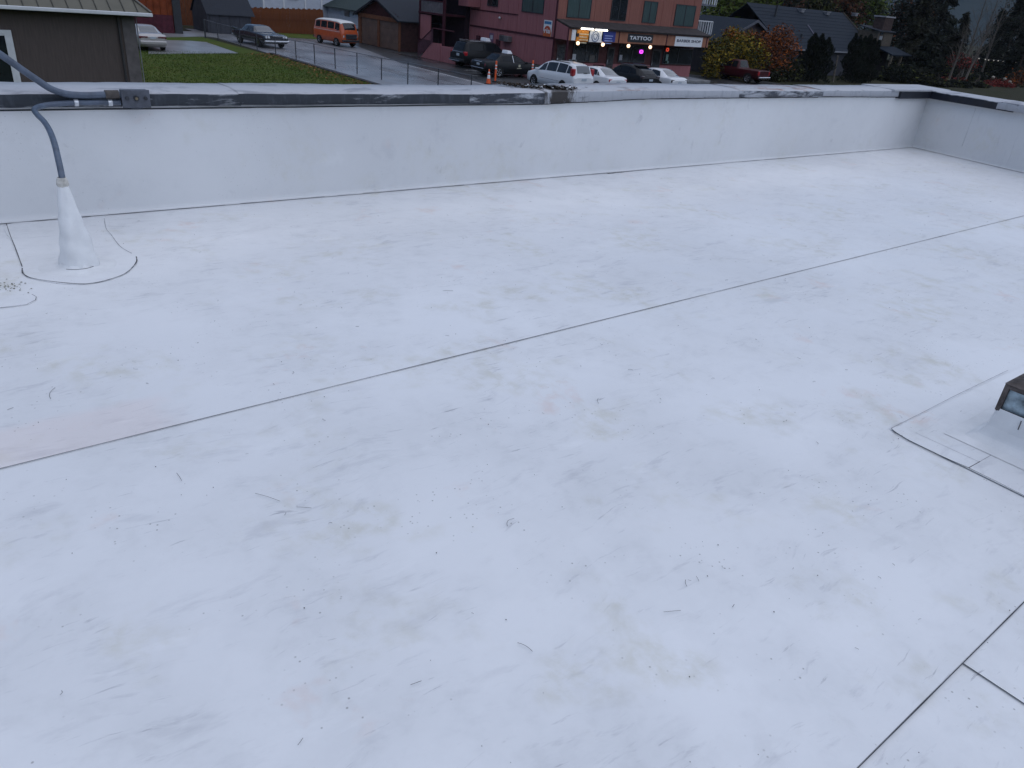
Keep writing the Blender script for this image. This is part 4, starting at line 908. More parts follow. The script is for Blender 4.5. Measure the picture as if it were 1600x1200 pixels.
def at_x(T, x):
    T = sorted(T, key=lambda q: -q[0])
    for a, b in zip(T, T[1:]):
        if a[0] >= x >= b[0]:
            f = (a[0] - x) / (a[0] - b[0] + 1e-9); return [a[i] + (b[i] - a[i]) * f for i in range(6)]
    return list(T[0] if x > T[0][0] else T[-1])
def body_mesh(T, n=7):
    St = catmull(T, n); vs = []; fs = []; K = 17
    for s_ in St:
        sec = section(s_); full = [(y, z) for y, z in sec] + [(-y, z) for y, z in reversed(sec[:-1])]
        vs += [(s_[0], y, z) for y, z in full]
    for i in range(len(St) - 1):
        for k in range(K - 1): fs.append((i * K + k, i * K + k + 1, (i + 1) * K + k + 1, (i + 1) * K + k))
        fs.append((i * K + K - 1, i * K, (i + 1) * K, (i + 1) * K + K - 1))
    mb = MB().add(vs, fs, 0, True); mb.add(vs[:K], [tuple(range(K))]); mb.add(vs[-K:], [tuple(reversed(range(K)))])
    return mb, [list(s_) for s_ in St]
def glass_side(St, xa, xb, v0, v1, sgn, off=.012, n=8, ra=0, rb=0):
    """glass between belt and roof edge from xa (front) to xb; ra / rb rake the top of the ends"""
    vs = []
    for j in range(5):
        v = v0 + (v1 - v0) * j / 4
        for i in range(n + 1):
            x = xa + (xb - xa) * i / n; x += (ra * (1 - i / n) + rb * i / n) * (j / 4)
            sec = section(at_x(St, x)); p0, p1 = sec[4], sec[5]
            vs.append((x, sgn * (p0[0] + (p1[0] - p0[0]) * v + off), p0[1] + (p1[1] - p0[1]) * v + off * .4))
    return MB().add(vs, [(j * (n + 1) + i, j * (n + 1) + i + 1, (j + 1) * (n + 1) + i + 1, (j + 1) * (n + 1) + i) for j in range(4) for i in range(n)], 0, True)
def glass_top(St, xa, xb, w=.93, off=.012, n=8):
    vs = []
    for i in range(n + 1):
        x = xa + (xb - xa) * i / n; s_ = at_x(St, x); sec = section(s_); dz = at_x(St, x + .02)[3] - at_x(St, x - .02)[3]
        nx = -dz / .04; l = math.hypot(nx, 1); nx, nz = nx / l, 1 / l
        row = [(y * w, z) for y, z in ((sec[6][0], sec[6][1]), (sec[7][0], sec[7][1]), (0, sec[8][1]))]
        row = row + [(-y, z) for y, z in reversed(row[:-1])]
        vs += [(x + nx * off, y, z + nz * off) for y, z in row]
    return MB().add(vs, [(i * 5 + k, i * 5 + k + 1, (i + 1) * 5 + k + 1, (i + 1) * 5 + k) for i in range(n) for k in range(4)], 0, True)
def wheel(parent, x, y, r, sgn, w=.20, rim=M_rim, arch=True, white=False):
    if arch:
        P = [(x + r * 1.16 * math.cos(a), sgn * (abs(y) - .10), r + r * 1.16 * math.sin(a)) for a in [math.radians(-25 + 230 * k / 16) for k in range(17)]]
        MB().slab(P, (0, sgn * .112, 0)).build('wheel_arch', M_tyre, parent)
    n = 20; prof_ = [(.62, 0), (.66, .02), (.97, .015), (1.0, -.03), (1.0, -w + .03), (.97, -w), (.5, -w)]
    vs = [(x + q * r * math.cos(2 * PI * k / n), sgn * (abs(y) + .016 + d), r + q * r * math.sin(2 * PI * k / n)) for q, d in prof_ for k in range(n)]
    wo_ = bpy.data.objects.new('wheel', None); C.objects.link(wo_); wo_.parent = parent
    MB().add(vs, [(i * n + k, i * n + (k + 1) % n, (i + 1) * n + (k + 1) % n, (i + 1) * n + k) for i in range(len(prof_) - 1) for k in range(n)], 0, True).build('tyre', M_tyre, wo_)
    mb = MB(); c0 = Vector((x, sgn * (abs(y) + .016), r))
    for k in range(5):
        a = 2 * PI * k / 5
        P = [c0 + Vector((math.cos(a + da) * q * r, sgn * .0, math.sin(a + da) * q * r)) for da, q in ((-.5, .12), (-.16, .64), (.16, .64), (.5, .12))]
        mb.slab(P, (0, -sgn * .03, 0))
    mb.tube([c0 + Vector((math.cos(a) * .62 * r, -sgn * .01, math.sin(a) * .62 * r)) for a in [2 * PI * k / 20 for k in range(21)]], .02, 5)
    mb.build('rim', rim, wo_)
def car(name, label, cat, loc, head, T, paint, group, side=(), ws=None, rw=None, wheels=(), wr=.32, boxes=(), belt=True, n=7, rim=M_rim, skip_arch=False):
    """head: heading angle in the ground plane; local +x is the car's front"""
    t_ = thing(name, label, cat, (loc[0], loc[1], G - .012), group, rz=head)
    mb, St = body_mesh(T, n); mb.build('body', paint, t_)
    for sgn in (1, -1):
        for w_ in side: glass_side(St, *w_[:4], sgn, ra=w_[4] if len(w_) > 4 else 0, rb=w_[5] if len(w_) > 5 else 0).build('side_window', M_tint if paint in (P_black, P_red) else M_cglass, t_)
        for (wx, wy) in wheels: wheel(t_, wx, wy, wr, sgn, rim=rim, arch=not skip_arch)
    if ws: glass_top(St, *ws).build('windscreen', M_rear if paint in (P_white, P_silver, P_navy) else (M_tint if paint is P_red else M_cglass), t_)
    if rw: glass_top(St, *rw).build('rear_window', M_rear if paint in (P_white, P_silver, P_navy) else M_tint, t_)
    for nm, m, b, bev, mir in boxes:
        for sgn in ((1, -1) if mir else (1,)):
            y0, y1 = (b[2], b[3]) if sgn > 0 else (-b[3], -b[2])
            MB().box(b[0], b[1], y0, y1, b[4], b[5]).build(nm, m, t_, bev)
    return t_, St
P_white = mat('car_paint_white', (.66, .67, .69), .28, var=.03, coat=.6); P_black = mat('car_paint_black', (.006, .007, .009), .4, var=.2, coat=.15)
P_silver = mat('car_paint_champagne', (.40, .38, .37), .3, metal=.3, var=.05, coat=.5); P_navy = mat('car_paint_dark_navy', (.010, .014, .022), .25, var=.2, coat=.6)
P_orange = mat('van_paint_orange', (.42, .075, .018), .35, var=.12, coat=.3); P_cream = mat('van_paint_cream', (.62, .61, .58), .4, var=.08); P_red = mat('truck_paint_shaded_red', (.045, .005, .008), .4, var=.2, coat=.3)  # truck red is darkened to carry the tree's shade in the paint
P_dgrey = mat('car_paint_charcoal', (.016, .018, .021), .4, var=.2, coat=.2)
for m_ in (P_black, P_dgrey, P_red): m_.node_tree.nodes['Principled BSDF'].inputs['Specular IOR Level'].default_value = .2; m_.node_tree.nodes['Principled BSDF'].inputs['Coat Weight'].default_value = .06
def sedan_T(k=1.0): return [(2.40, .40, .56, .58, .62, .5), (2.30, .28, .66, .70, .80, .66), (1.95, .22, .77, .83, .87, .72), (1.15, .20, .90, .96, .90, .76), (.95, .20, .92, .99, .90, .72), (.15, .20, .94, 1.40, .90, .60), (-.45, .20, .95, 1.46, .90, .60), (-1.05, .20, .96, 1.40, .90, .60), (-1.72, .22, .98, 1.08, .90, .68), (-2.10, .25, .99, 1.06, .88, .72), (-2.32, .30, .96, 1.03, .84, .66), (-2.42, .42, .80, .86, .74, .55)]
SEDAN_SIDE = [(.62, -.22, .14, .9, -.30, 0), (-.30, -1.18, .14, .9, 0, .12), (-1.24, -1.50, .18, .75, .12, .28)]
def sedan_boxes(tail, tl=(.48, .80)): return [('tail_light', tail, (-2.40, -2.16, tl[0], tl[1], .72, .90), .03, True), ('number_plate', M_plate, (-2.432, -2.405, -.17, .17, .66, .78), 0, False), ('bumper', M_tyre, (-2.42, -2.2, -.55, .55, .26, .36), .03, False), ('head_light', M_lens, (2.05, 2.27, .50, .78, .58, .70), .03, True), ('door_mirror', P_white, (.60, .78, .92, 1.06, .90, 1.04), .04, True), ('number_frame', M_chrome, (-2.418, -2.395, -.42, .42, .80, .825), .005, False)]
LOT = 'cars nosed in towards the shop front'
HY_ = PI / 2
# white minivan
T = [(2.42, .42, .62, .64, .55, .45), (2.32, .28, .74, .78, .78, .62), (2.0, .22, .86, .93, .88, .70), (1.55, .20, .96, 1.06, .90, .74), (.75, .20, 1.00, 1.52, .90, .64), (.2, .20, 1.02, 1.68, .90, .62), (-.8, .20, 1.04, 1.74, .90, .62), (-1.7, .20, 1.06, 1.70, .90, .62), (-2.12, .22, 1.08, 1.58, .89, .62), (-2.30, .26, 1.02, 1.20, .87, .64), (-2.40, .36, .90, .95, .80, .62)]
car('minivan', 'white minivan, nearest of the cars parked by the shops', 'minivan', (34.02, 39.25), HY_, T, P_white, LOT, [(1.15, .42, .12, .9, -.35, 0), (.34, -.62, .12, .92), (-.70, -1.55, .12, .92), (-1.62, -2.02, .14, .86, 0, .10)], (1.50, .45), (-2.02, -2.30, .98), [(1.45, .89), (-1.40, .89)], .33,
    [('tail_light', M_red, (-2.30, -2.02, .66, .895, 1.02, 1.46), .05, True), ('number_plate', M_plate, (-2.42, -2.385, -.2, .2, .78, .92), 0, False), ('bumper', P_white, (-2.46, -2.2, -.74, .74, .36, .60), .06, False), ('roof_rail', P_dgrey, (-1.6, .2, .56, .60, 1.70, 1.735), .01, True), ('door_mirror', P_white, (1.05, 1.25, .90, 1.06, 1.0, 1.15), .04, True), ('head_light', M_lens, (1.95, 2.25, .50, .80, .68, .82), .04, True), ('door_seam', P_dgrey, (-1.7, .9, .897, .903, .60, .612), 0, True), ('rear_wiper', M_tyre, (-2.36, -2.30, -.3, .02, 1.22, 1.245), 0, False)])
# white sedan
car('sedan', 'white sedan with red tail lights between the minivan and the black hatchback', 'car', (37.0, 39.25), HY_, sedan_T(), P_white, LOT, SEDAN_SIDE, (.98, .18), (-1.06, -1.72), [(1.45, .89), (-1.35, .89)], .32, sedan_boxes(M_red))
# black crossover with wing
T = [(2.25, .45, .66, .68, .55, .45), (2.15, .30, .78, .82, .80, .64), (1.85, .24, .90, .96, .90, .72), (1.15, .22, 1.00, 1.08, .93, .76), (.30, .22, 1.04, 1.56, .93, .64), (-.3, .22, 1.06, 1.66, .93, .64), (-1.1, .22, 1.10, 1.62, .93, .64), (-1.75, .24, 1.14, 1.42, .92, .64), (-2.08, .28, 1.10, 1.18, .90, .68), (-2.25, .38, .92, .98, .84, .64)]
car('crossover', 'black crossover hatchback with a chrome window line in front of the tattoo shop', 'car', (40.15, 39.2), HY_, T, P_black, LOT, [(.86, .02, .12, .9, -.32, 0), (-.06, -.92, .12, .9), (-1.0, -1.62, .14, .86, .05, .22)], (1.18, .34), (-1.16, -2.06), [(1.38, .92), (-1.32, .92)], .35,
    [('tail_light', M_dlens, (-2.22, -1.95, .56, .88, .96, 1.10), .03, True), ('number_plate', M_plate, (-2.262, -2.235, -.17, .17, .80, .93), 0, False), ('spoiler', P_black, (-1.42, -1.08, -.58, .58, 1.615, 1.66), .01, False), ('head_light', M_lens, (1.85, 2.12, .5, .80, .74, .86), .04, True), ('door_mirror', P_black, (.80, .98, .94, 1.10, 1.02, 1.16), .04, True), ('roof_bar', M_chrome, (-1.0, .2, .58, .61, 1.645, 1.68), .008, True)])
# white sedan at the right end
car('sedan', 'white sedan with smoked tail lights, last of the row beside the barber shop', 'car', (43.05, 39.35), HY_, sedan_T(), P_white, LOT, [(.62, -.22, .14, .9, -.30, 0), (-.30, -1.28, .14, .9, 0, .22)], (.98, .18), (-1.06, -1.72), [(1.45, .89), (-1.35, .89)], .33, sedan_boxes(M_dlens, (.42, .82)))
# black taxi SUV and sedan, nosed towards the maroon flank
TX = 'black taxis parked against the maroon wall'
T = [(2.5, .50, .80, .82, .70, .6), (2.42, .36, .94, .98, .90, .76), (2.1, .30, 1.04, 1.10, .97, .82), (1.3, .28, 1.10, 1.18, .99, .84), (.55, .28, 1.12, 1.76, .99, .72), (-.2, .28, 1.14, 1.84, .99, .72), (-1.6, .28, 1.16, 1.82, .99, .72), (-2.15, .30, 1.16, 1.72, .98, .71), (-2.38, .34, 1.10, 1.24, .97, .74), (-2.5, .46, .95, 1.0, .92, .74)]
roof_sign = mat('taxi_sign_white', (.62, .63, .66), .4, var=.2, scale=9)
t_, St = car('taxi', 'black taxi sport utility with white roof sign next to the stair', 'taxi', (36.15, 50.6), 0.0, T, P_black, TX, [(1.02, .32, .12, .9, -.30, 0), (.24, -.66, .12, .92), (-.76, -2.0, .12, .9, 0, .08)], (1.32, .58), (-2.0, -2.38, .96), [(1.55, .985), (-1.5, .985)], .38,
    [('tail_light', M_red, (-2.47, -2.2, .74, .985, .86, 1.14), .05, True), ('number_plate', M_plate, (-2.52, -2.48, -.3, .05, .80, .98), 0, False), ('garnish', M_chrome, (-2.5, -2.42, -.7, .7, 1.06, 1.11), .01, False), ('bumper', P_dgrey, (-2.62, -2.3, -.9, .9, .42, .62), .06, False), ('bumper_step', M_chrome, (-2.64, -2.60, -.5, .9, .44, .49), .01, False), ('roof_rail', M_chrome, (-1.9, .2, .66, .70, 1.84, 1.88), .01, True), ('head_light', M_lens, (2.2, 2.45, .55, .86, .84, .98), .04, True), ('door_mirror', P_black, (.9, 1.1, 1.0, 1.2, 1.12, 1.32), .04, True)])
MB().slab([(-.20, -.38, 1.86), (.26, -.38, 1.86), (.16, -.30, 2.08), (-.10, -.30, 2.08)], (0, .76, 0)).build('roof_sign', roof_sign, t_, .02)
T = [(2.68, .42, .66, .68, .72, .6), (2.60, .30, .76, .80, .88, .76), (2.2, .24, .84, .88, .95, .80), (1.15, .22, .92, .98, .97, .82), (.95, .22, .93, 1.01, .97, .78), (.15, .22, .94, 1.40, .97, .66), (-.5, .22, .95, 1.46, .97, .66), (-1.15, .22, .96, 1.42, .97, .66), (-1.62, .24, .98, 1.06, .97, .76), (-2.3, .26, .97, 1.03, .95, .80), (-2.58, .32, .93, .98, .92, .76), (-2.68, .45, .80, .84, .86, .7)]
t_, St = car('taxi', 'black taxi sedan with white roof sign and door lettering beside the orange delineator posts', 'taxi', (34.75, 45.55), -.04, T, P_black, TX, [(.66, -.24, .14, .9, -.30, 0), (-.34, -1.22, .14, .9, 0, .05), (-1.28, -1.52, .16, .8, .05, .22)], (.98, .18), (-1.16, -1.62), [(1.7, .96), (-1.5, .96)], .34,
    [('tail_light', mat('tail_lens_maroon', (.12, .012, .03), .25, coat=.4), (-2.66, -2.5, .45, .90, .66, .86), .04, True), ('number_plate', M_plate, (-2.70, -2.66, -.28, .08, .70, .84), 0, False), ('garnish', M_chrome, (-2.67, -2.55, -.42, .42, .90, .95), .01, False), ('bumper_trim', M_chrome, (-2.72, -2.64, -.8, .8, .52, .56), .01, False), ('head_light', M_lens, (2.42, 2.64, .5, .84, .62, .74), .04, True), ('door_mirror', P_black, (.62, .8, .96, 1.14, .92, 1.06), .04, True), ('pillar_trim', M_chrome, (-.29, -.25, .905, .915, .96, 1.0), 0, True)])
MB().slab([(-.50, -.34, 1.47), (-.04, -.34, 1.47), (-.14, -.26, 1.67), (-.40, -.26, 1.67)], (0, .68, 0)).build('roof_sign', roof_sign, t_, .02)
MB().box(-.02, .36, -.990, -.984, .60, .64).build('door_print', mat('taxi_print', (.42, .40, .30), .6), t_); MB().box(.10, .26, -.990, -.984, .70, .86).build('door_emblem', mat('taxi_print', (.42, .40, .30), .6), t_)
MB().slab([(-.315, -.93, .98), (-.285, -.93, .98), (-.285, -.69, 1.40), (-.315, -.69, 1.40)], (0, -.02, 0)).build('door_pillar', M_chrome, t_)
# champagne sedan on the pad at the left
car('sedan', 'pale champagne sedan parked tail out beside the taupe house', 'car', (13.55, 57.55), HY_ + .02, sedan_T(), P_silver, None, SEDAN_SIDE, (.98, .18), (-1.06, -1.72), [(1.42, .89), (-1.35, .89)], .32,
    [('tail_light', mat('tail_lens_dim', (.10, .012, .014), .3), (-2.42, -2.2, .28, .82, .76, .90), .03, True), ('number_plate', M_plate, (-2.435, -2.41, -.17, .17, .76, .88), 0, False), ('bumper', P_silver, (-2.55, -2.25, -.80, .80, .42, .66), .07, False), ('head_light', M_lens, (2.05, 2.27, .5, .78, .58, .70), .03, True), ('door_mirror', P_silver, (.60, .78, .92, 1.04, .90, 1.02), .04, True)])
# dark classic saloon with fins
T = [(2.70, .42, .74, .76, .88, .80), (2.66, .34, .86, .88, .97, .88), (2.1, .30, .93, .95, 1.0, .88), (1.2, .28, .95, .99, 1.0, .86), (1.0, .28, .95, 1.02, 1.0, .80), (.42, .28, .95, 1.38, 1.0, .66), (-.3, .28, .95, 1.44, 1.0, .66), (-.95, .28, .95, 1.40, 1.0, .66), (-1.40, .28, .95, 1.04, 1.0, .78), (-2.3, .30, .93, .96, 1.0, .84), (-2.68, .36, .88, .90, .97, .84), (-2.75, .45, .78, .80, .92, .8)]
t_, St = car('classic_car', 'dark finned classic car with chrome bumper and quad headlights on the wet street', 'car', (23.25, 62.55), -PI / 2 + .10, T, P_navy, None, [(.76, -.10, .14, .9, -.2, 0), (-.20, -1.0, .14, .9, 0, .1)], (1.02, .42, .99), (-.96, -1.40), [(1.62, .98), (-1.5, .98)], .36,
    [('head_light', M_lens, (2.64, 2.72, .52, .68, .70, .85), .05, True), ('head_light', M_lens, (2.64, 2.72, .72, .88, .70, .85), .05, True), ('grille', M_darkm, (2.66, 2.715, -.50, .50, .62, .84), 0, False), ('bumper', M_chrome, (2.66, 2.84, -1.0, 1.0, .46, .58), .04, False), ('hood_edge', M_chrome, (2.64, 2.69, -.85, .85, .875, .90), .01, False), ('rear_bumper', M_chrome, (-2.88, -2.7, -.98, .98, .46, .58), .04, False), ('side_strip', M_chrome, (-2.3, 2.4, 1.0, 1.012, .66, .685), 0, True)], rim=M_chrome)
for sgn in (1, -1):
    MB().slab([(-1.2, sgn * .86, .95), (-2.72, sgn * .90, .90), (-2.80, sgn * .96, 1.10), (-2.5, sgn * .95, 1.10), (-1.6, sgn * .88, 1.0)], (0, sgn * .05, 0)).build('tail_fin', P_navy, t_, .01)
# orange camper van
T = [(2.20, .52, 1.02, 1.08, .62, .52), (2.17, .40, 1.12, 1.24, .78, .62), (2.10, .34, 1.17, 1.46, .83, .66), (1.92, .30, 1.20, 1.80, .86, .70), (1.55, .30, 1.20, 1.93, .86, .72), (.2, .30, 1.20, 1.97, .86, .72), (-1.5, .30, 1.20, 1.94, .86, .72), (-1.95, .32, 1.20, 1.82, .85, .71), (-2.12, .36, 1.16, 1.46, .83, .68), (-2.20, .50, 1.04, 1.10, .74, .60)]
t_, St = car('camper_van', 'orange camper van with white roof parked before the garage', 'van', (31.05, 65.6), -PI / 2 + .14, T, P_orange, None, [(1.78, 1.12, .16, .86, -.05, 0), (.96, .02, .16, .86), (-.10, -.98, .16, .86), (-1.10, -1.86, .16, .86, 0, .06)], (2.135, 1.90, .98), (-1.93, -2.13, .9), [(1.35, .84), (-1.25, .84)], .34,
    [('head_light', M_lens, (2.12, 2.20, .46, .70, .72, .94), .08, True), ('bumper', M_darkm, (2.16, 2.36, -.82, .82, .42, .58), .05, False), ('spare_wheel_cover', M_darkm, (2.17, 2.29, -.46, .62, .62, 1.02), .05, False), ('rear_bumper', M_darkm, (-2.36, -2.16, -.8, .8, .42, .56), .05, False), ('side_seam', P_cream, (-2.0, 1.9, .862, .868, 1.135, 1.16), 0, True), ('door_mirror', M_darkm, (1.75, 1.85, .9, 1.08, 1.25, 1.45), .02, True), ('front_turn_light', M_lens, (2.1, 2.17, .62, .78, 1.02, 1.10), .02, True)])
vs = []; xs2 = [1.92 - k * .24 for k in range(17)]
for x in xs2:
    sec = section(at_x(St, x)); row = [(sec[5][0] + .012, sec[5][1] - .03), (sec[5][0] + .014, sec[5][1] + .012), (sec[6][0], sec[6][1] + .03), (sec[7][0], sec[7][1] + .05), (0, sec[8][1] + .05)]
    vs += [(x, y, z) for y, z in row] + [(x, -y, z) for y, z in reversed(row[:-1])]
MB().add(vs, [(i * 9 + k, i * 9 + k + 1, (i + 1) * 9 + k + 1, (i + 1) * 9 + k) for i in range(16) for k in range(8)], 0, True).build('roof', P_cream, t_)
# red pickup under the autumn trees
T = [(2.6, .55, .86, .88, .80, .7), (2.5, .42, .98, 1.02, .93, .8), (1.5, .36, 1.06, 1.12, .95, .82), (1.3, .36, 1.08, 1.16, .95, .80), (.75, .36, 1.08, 1.68, .95, .68), (.1, .36, 1.08, 1.74, .95, .68), (-.35, .36, 1.08, 1.72, .95, .68), (-.55, .36, 1.08, 1.14, .95, .80), (-.6, .36, 1.08, 1.10, .95, .86), (-2.5, .38, 1.08, 1.10, .94, .86), (-2.6, .46, 1.04, 1.06, .92, .84)]
pk = gz(1190, 131, G)
car('pickup_truck', 'dark red pickup truck in the shade under the yellow tree', 'truck', (pk.x - .75, pk.y + 2.2), HY_ + .1, T, P_red, None, [(1.0, .28, .12, .9, -.25, 0), (.20, -.30, .12, .9)], (1.32, .78), (-.36, -.54), [(1.65, .95), (-1.6, .95)], .38,
    [('tail_light', M_red, (-2.62, -2.5, .74, .94, .72, 1.04), .03, True), ('bumper', M_chrome, (-2.78, -2.58, -.9, .9, .48, .62), .04, False), ('head_light', M_lens, (2.4, 2.58, .55, .86, .80, .95), .03, True), ('door_mirror', M_darkm, (1.0, 1.15, .97, 1.15, 1.08, 1.28), .03, True)])

# ---- traffic cone and delineator posts
def cone_at(px, py, label):
    q = gz(px, py, G); t_ = thing('traffic_cone', label, 'traffic cone', (q.x, q.y, G))
    MB().box(q.x - .19, q.x + .19, q.y - .19, q.y + .19, G - .012, G + .03).build('cone_base', M_tyre, t_, .01)
    MB().lathe((q.x, q.y, G), [(.15, .03), (.105, .32)], 16).build('cone_body', M_orangep, t_)
    MB().lathe((q.x, q.y, G), [(.106, .32), (.075, .54)], 16).build('reflective_band', M_reflect, t_)
    MB().lathe((q.x, q.y, G), [(.075, .54), (.062, .62)], 16).build('cone_body', M_orangep, t_)
    MB().lathe((q.x, q.y, G), [(.062, .62), (.048, .72)], 16).build('reflective_band', M_reflect, t_)
    MB().lathe((q.x, q.y, G), [(.048, .72), (.03, .86), (0, .87)], 16).build('cone_body', M_orangep, t_)
cone_at(763, 131, 'orange traffic cone with white bands left of the black taxi sedan')
def deline(q, label):
    t_ = thing('delineator_post', label, 'bollard', (q.x, q.y, G), 'orange delineator posts')
    MB().lathe((q.x, q.y, G), [(.20, -.012), (.20, .03), (.12, .06), (.06, .07)], 16).build('post_base', M_tyre, t_)
    for a, b, m in ((.06, .78, M_orangep), (.78, .86, M_reflect), (.86, .96, M_orangep), (.96, 1.04, M_reflect), (1.04, 1.22, M_orangep)):
        MB().lathe((q.x, q.y, G), [(.062, a), (.060, b)], 12).build('post_tube' if m is M_orangep else 'reflective_band', m, t_)
    MB().ball((q.x, q.y, G + 1.22), .06, 10).build('post_cap', M_orangep, t_)
deline(gz(773.5, 128, G), 'orange delineator post beside the traffic cone'); deline(gz(833, 96, G + 1.2), 'orange delineator post just ahead of the white minivan')

# ---- chain link fence along the lawn
cl = thing('chain_link_fence', 'thin chain link fence running along the lawn beside the wet street', 'fence', (21.8, 55, G))
feet = [gz(*p, G) for p in ((321, 59), (341, 63), (376, 72), (402, 79), (431, 86), (463, 93.5), (492, 99), (524, 107), (558, 115), (596, 124), (637, 132), (684, 143), (735, 155))]
hts = [1.35, 1.25, 1.2, 1.2, 1.2, 1.2, 1.2, 1.2, 1.2, 1.2, 1.2, 1.2, 1.2]
for i, (q, h) in enumerate(zip(feet, hts)):
    ln = -.05 if i in (5, 6, 7) else 0
    MB().tube([(q.x, q.y, G - .05), (q.x + ln, q.y + ln, G + h)], .032 if i else .06, 6).build('fence_post', M_steel, cl)
tops = [Vector((q.x, q.y, G + h - .02)) for q, h in zip(feet, hts)]
MB().tube(tops, .020, 6).build('top_rail', mat('rail_grey', (.13, .14, .16), .45, metal=.4), cl)
mb = MB()
for a, b in zip(tops, tops[1:]):
    d = b - a; L_ = d.length; u = d.normalized(); n = int(L_ / .16)
    for k in range(-7, n + 1):
        for s_ in (1, -1):
            x0 = k * .16; h = 1.12; xa, xb = x0, x0 + h
            za, zb = (0, 1) if s_ > 0 else (1, 0)
            f0, f1 = max(0, (0 - xa) / h), min(1, (L_ - xa) / h)
            if f1 <= f0: continue
            pa = a + u * (xa + h * f0); pb = a + u * (xa + h * f1)
            z = lambda f: G + .05 + h * (za + (zb - za) * f)
            mb.tube([(pa.x, pa.y, z(f0)), (pb.x, pb.y, z(f1))], .0022, 3, 0, False, False)
mb.build('wire_mesh', M_steel, cl, kind='stuff')

# ================================================================== VEGETATION
def leaves(mb, blobs, n, size, rnd, mi=0, droop=0, dens=None):
    tot = sum(b[1][0] * b[1][1] * b[1][2] for b in blobs)
    for c0, r in blobs:
        m = int(n * r[0] * r[1] * r[2] / tot); ph = [rnd.uniform(0, 6) for _ in range(4)]
        k = 0; tries = 0
        while k < m and tries < m * 6:
            tries += 1
            d = Vector((rnd.gauss(0, 1), rnd.gauss(0, 1), rnd.gauss(0, 1))).normalized(); q = rnd.random() ** .42
            lump = 1 + .22 * math.sin(d.x * 5 + ph[0]) * math.sin(d.y * 5 + ph[1]) + .16 * math.sin(d.z * 8 + d.x * 7 + ph[2])
            if math.sin(d.x * 9 + ph[3]) * math.sin(d.y * 8 + ph[0]) * math.sin(d.z * 9 + q * 5) > .34: continue
            p_ = Vector((c0[0] + d.x * r[0] * q * lump, c0[1] + d.y * r[1] * q * lump, c0[2] + d.z * r[2] * q * lump))
            if p_.z < G + .05: continue
            s_ = size * rnd.uniform(.5, 1.4); u = Vector((rnd.gauss(0, 1), rnd.gauss(0, 1), rnd.gauss(0, .6) - droop)).normalized(); w_ = u.cross(Vector((rnd.gauss(0, 1), rnd.gauss(0, 1), rnd.gauss(0, 1)))).normalized()
            mb.add([p_ - u * s_, p_ + w_ * s_ * .45, p_ + u * s_, p_ - w_ * s_ * .45], [(0, 1, 2, 3)], mi); k += 1
def tree(label, base_, h, blobs, n, size, lm, name='tree', bark=M_bark, tr=.16, seed=1, group=None, lm2=None, frac=.3, cat='tree'):
    rnd = random.Random(seed); t_ = thing(name, label, cat, (base_[0], base_[1], G), group)
    mb = MB(); x, y = base_; top = G + h * .62
    mb.tube(smooth([(x, y, G - .05), (x + rnd.uniform(-.1, .1), y, G + h * .2), (x + rnd.uniform(-.2, .2), y + rnd.uniform(-.2, .2), G + h * .45), (x + rnd.uniform(-.3, .3), y, top)], 4), [tr * (1.15 - .75 * i / 12) for i in range(13)], 7)
    mb.build('trunk', bark, t_)
    for c0, r in blobs:
        z_ = G + h * rnd.uniform(.18, .4); lb = MB()
        lb.tube(smooth([(x, y, z_), ((x + c0[0]) / 2, (y + c0[1]) / 2, (z_ + c0[2]) / 2 + .1), (c0[0], c0[1], c0[2] + r[2] * .3)], 4), [tr * .5 * (1 - .85 * i / 8) + .01 for i in range(9)], 5); lb.build('limb', bark, t_)
        for k in range(3):
            tb_ = MB(); e = Vector((c0[0] + rnd.uniform(-1, 1) * r[0] * .8, c0[1] + rnd.uniform(-1, 1) * r[1] * .8, c0[2] + rnd.uniform(-.2, .9) * r[2])); tb_.tube([(c0[0], c0[1], c0[2] - r[2] * .2), e], [tr * .16, .008], 4); tb_.build('limb', bark, t_)
    mb = MB(); leaves(mb, blobs, int(n * (1 - (frac if lm2 else 0))), size, rnd, 0)
    if lm2: leaves(mb, blobs, int(n * frac), size, rnd, 1)
    mb.build('crown', [lm, lm2] if lm2 else lm, t_); return t_
def bl(px, py, Y, rx, rz, ry=None):   # crown lump centred on a pixel, standing in the plane Y = const
    q = gy(px, py, Y); return (tuple(q), (rx, ry or rx, rz))
# autumn trees around the pickup
tree('yellow olive autumn tree over the red pickup, beside the barber shop', (59.8, 46.8), 4.6, [bl(1126, 86, 46.8, 1.7, 1.5), bl(1150, 70, 47, 1.8, 1.4), bl(1172, 88, 46.6, 1.9, 1.5), bl(1110, 110, 46.2, 1.0, 1.4), bl(1140, 108, 47.5, 1.7, 1.3)], 7500, .13, L_yel, lm2=L_olv, frac=.42, seed=3)
tree('orange topped autumn tree in front of the grey roofed house', (64.2, 46.5), 5.0, [bl(1190, 72, 46.5, 1.6, 1.2), bl(1218, 62, 46.5, 1.5, 1.3), bl(1235, 80, 46.5, 1.1, 1.2), bl(1205, 98, 46, 1.7, 1.2)], 4200, .13, L_rst, lm2=L_org, frac=.42, seed=4)
tree('small golden shrub tree below the house gable', (63.0, 47.4), 4.6, [bl(1143, 54, 47.4, .9, .6), bl(1172, 60, 47.4, 1.1, .7)], 900, .12, L_org, lm2=L_yel, frac=.5, seed=5)
tree('dark olive bush between the orange tree and the cypresses', (68.6, 45.5), 3.2, [bl(1232, 112, 45.5, 1.6, 1.2), bl(1255, 106, 45.8, 1.2, 1.2), bl(1210, 122, 45, 1.2, 1)], 3000, .13, L_drk2, name='bush', lm2=L_olv, frac=.25, seed=6, cat='bush')
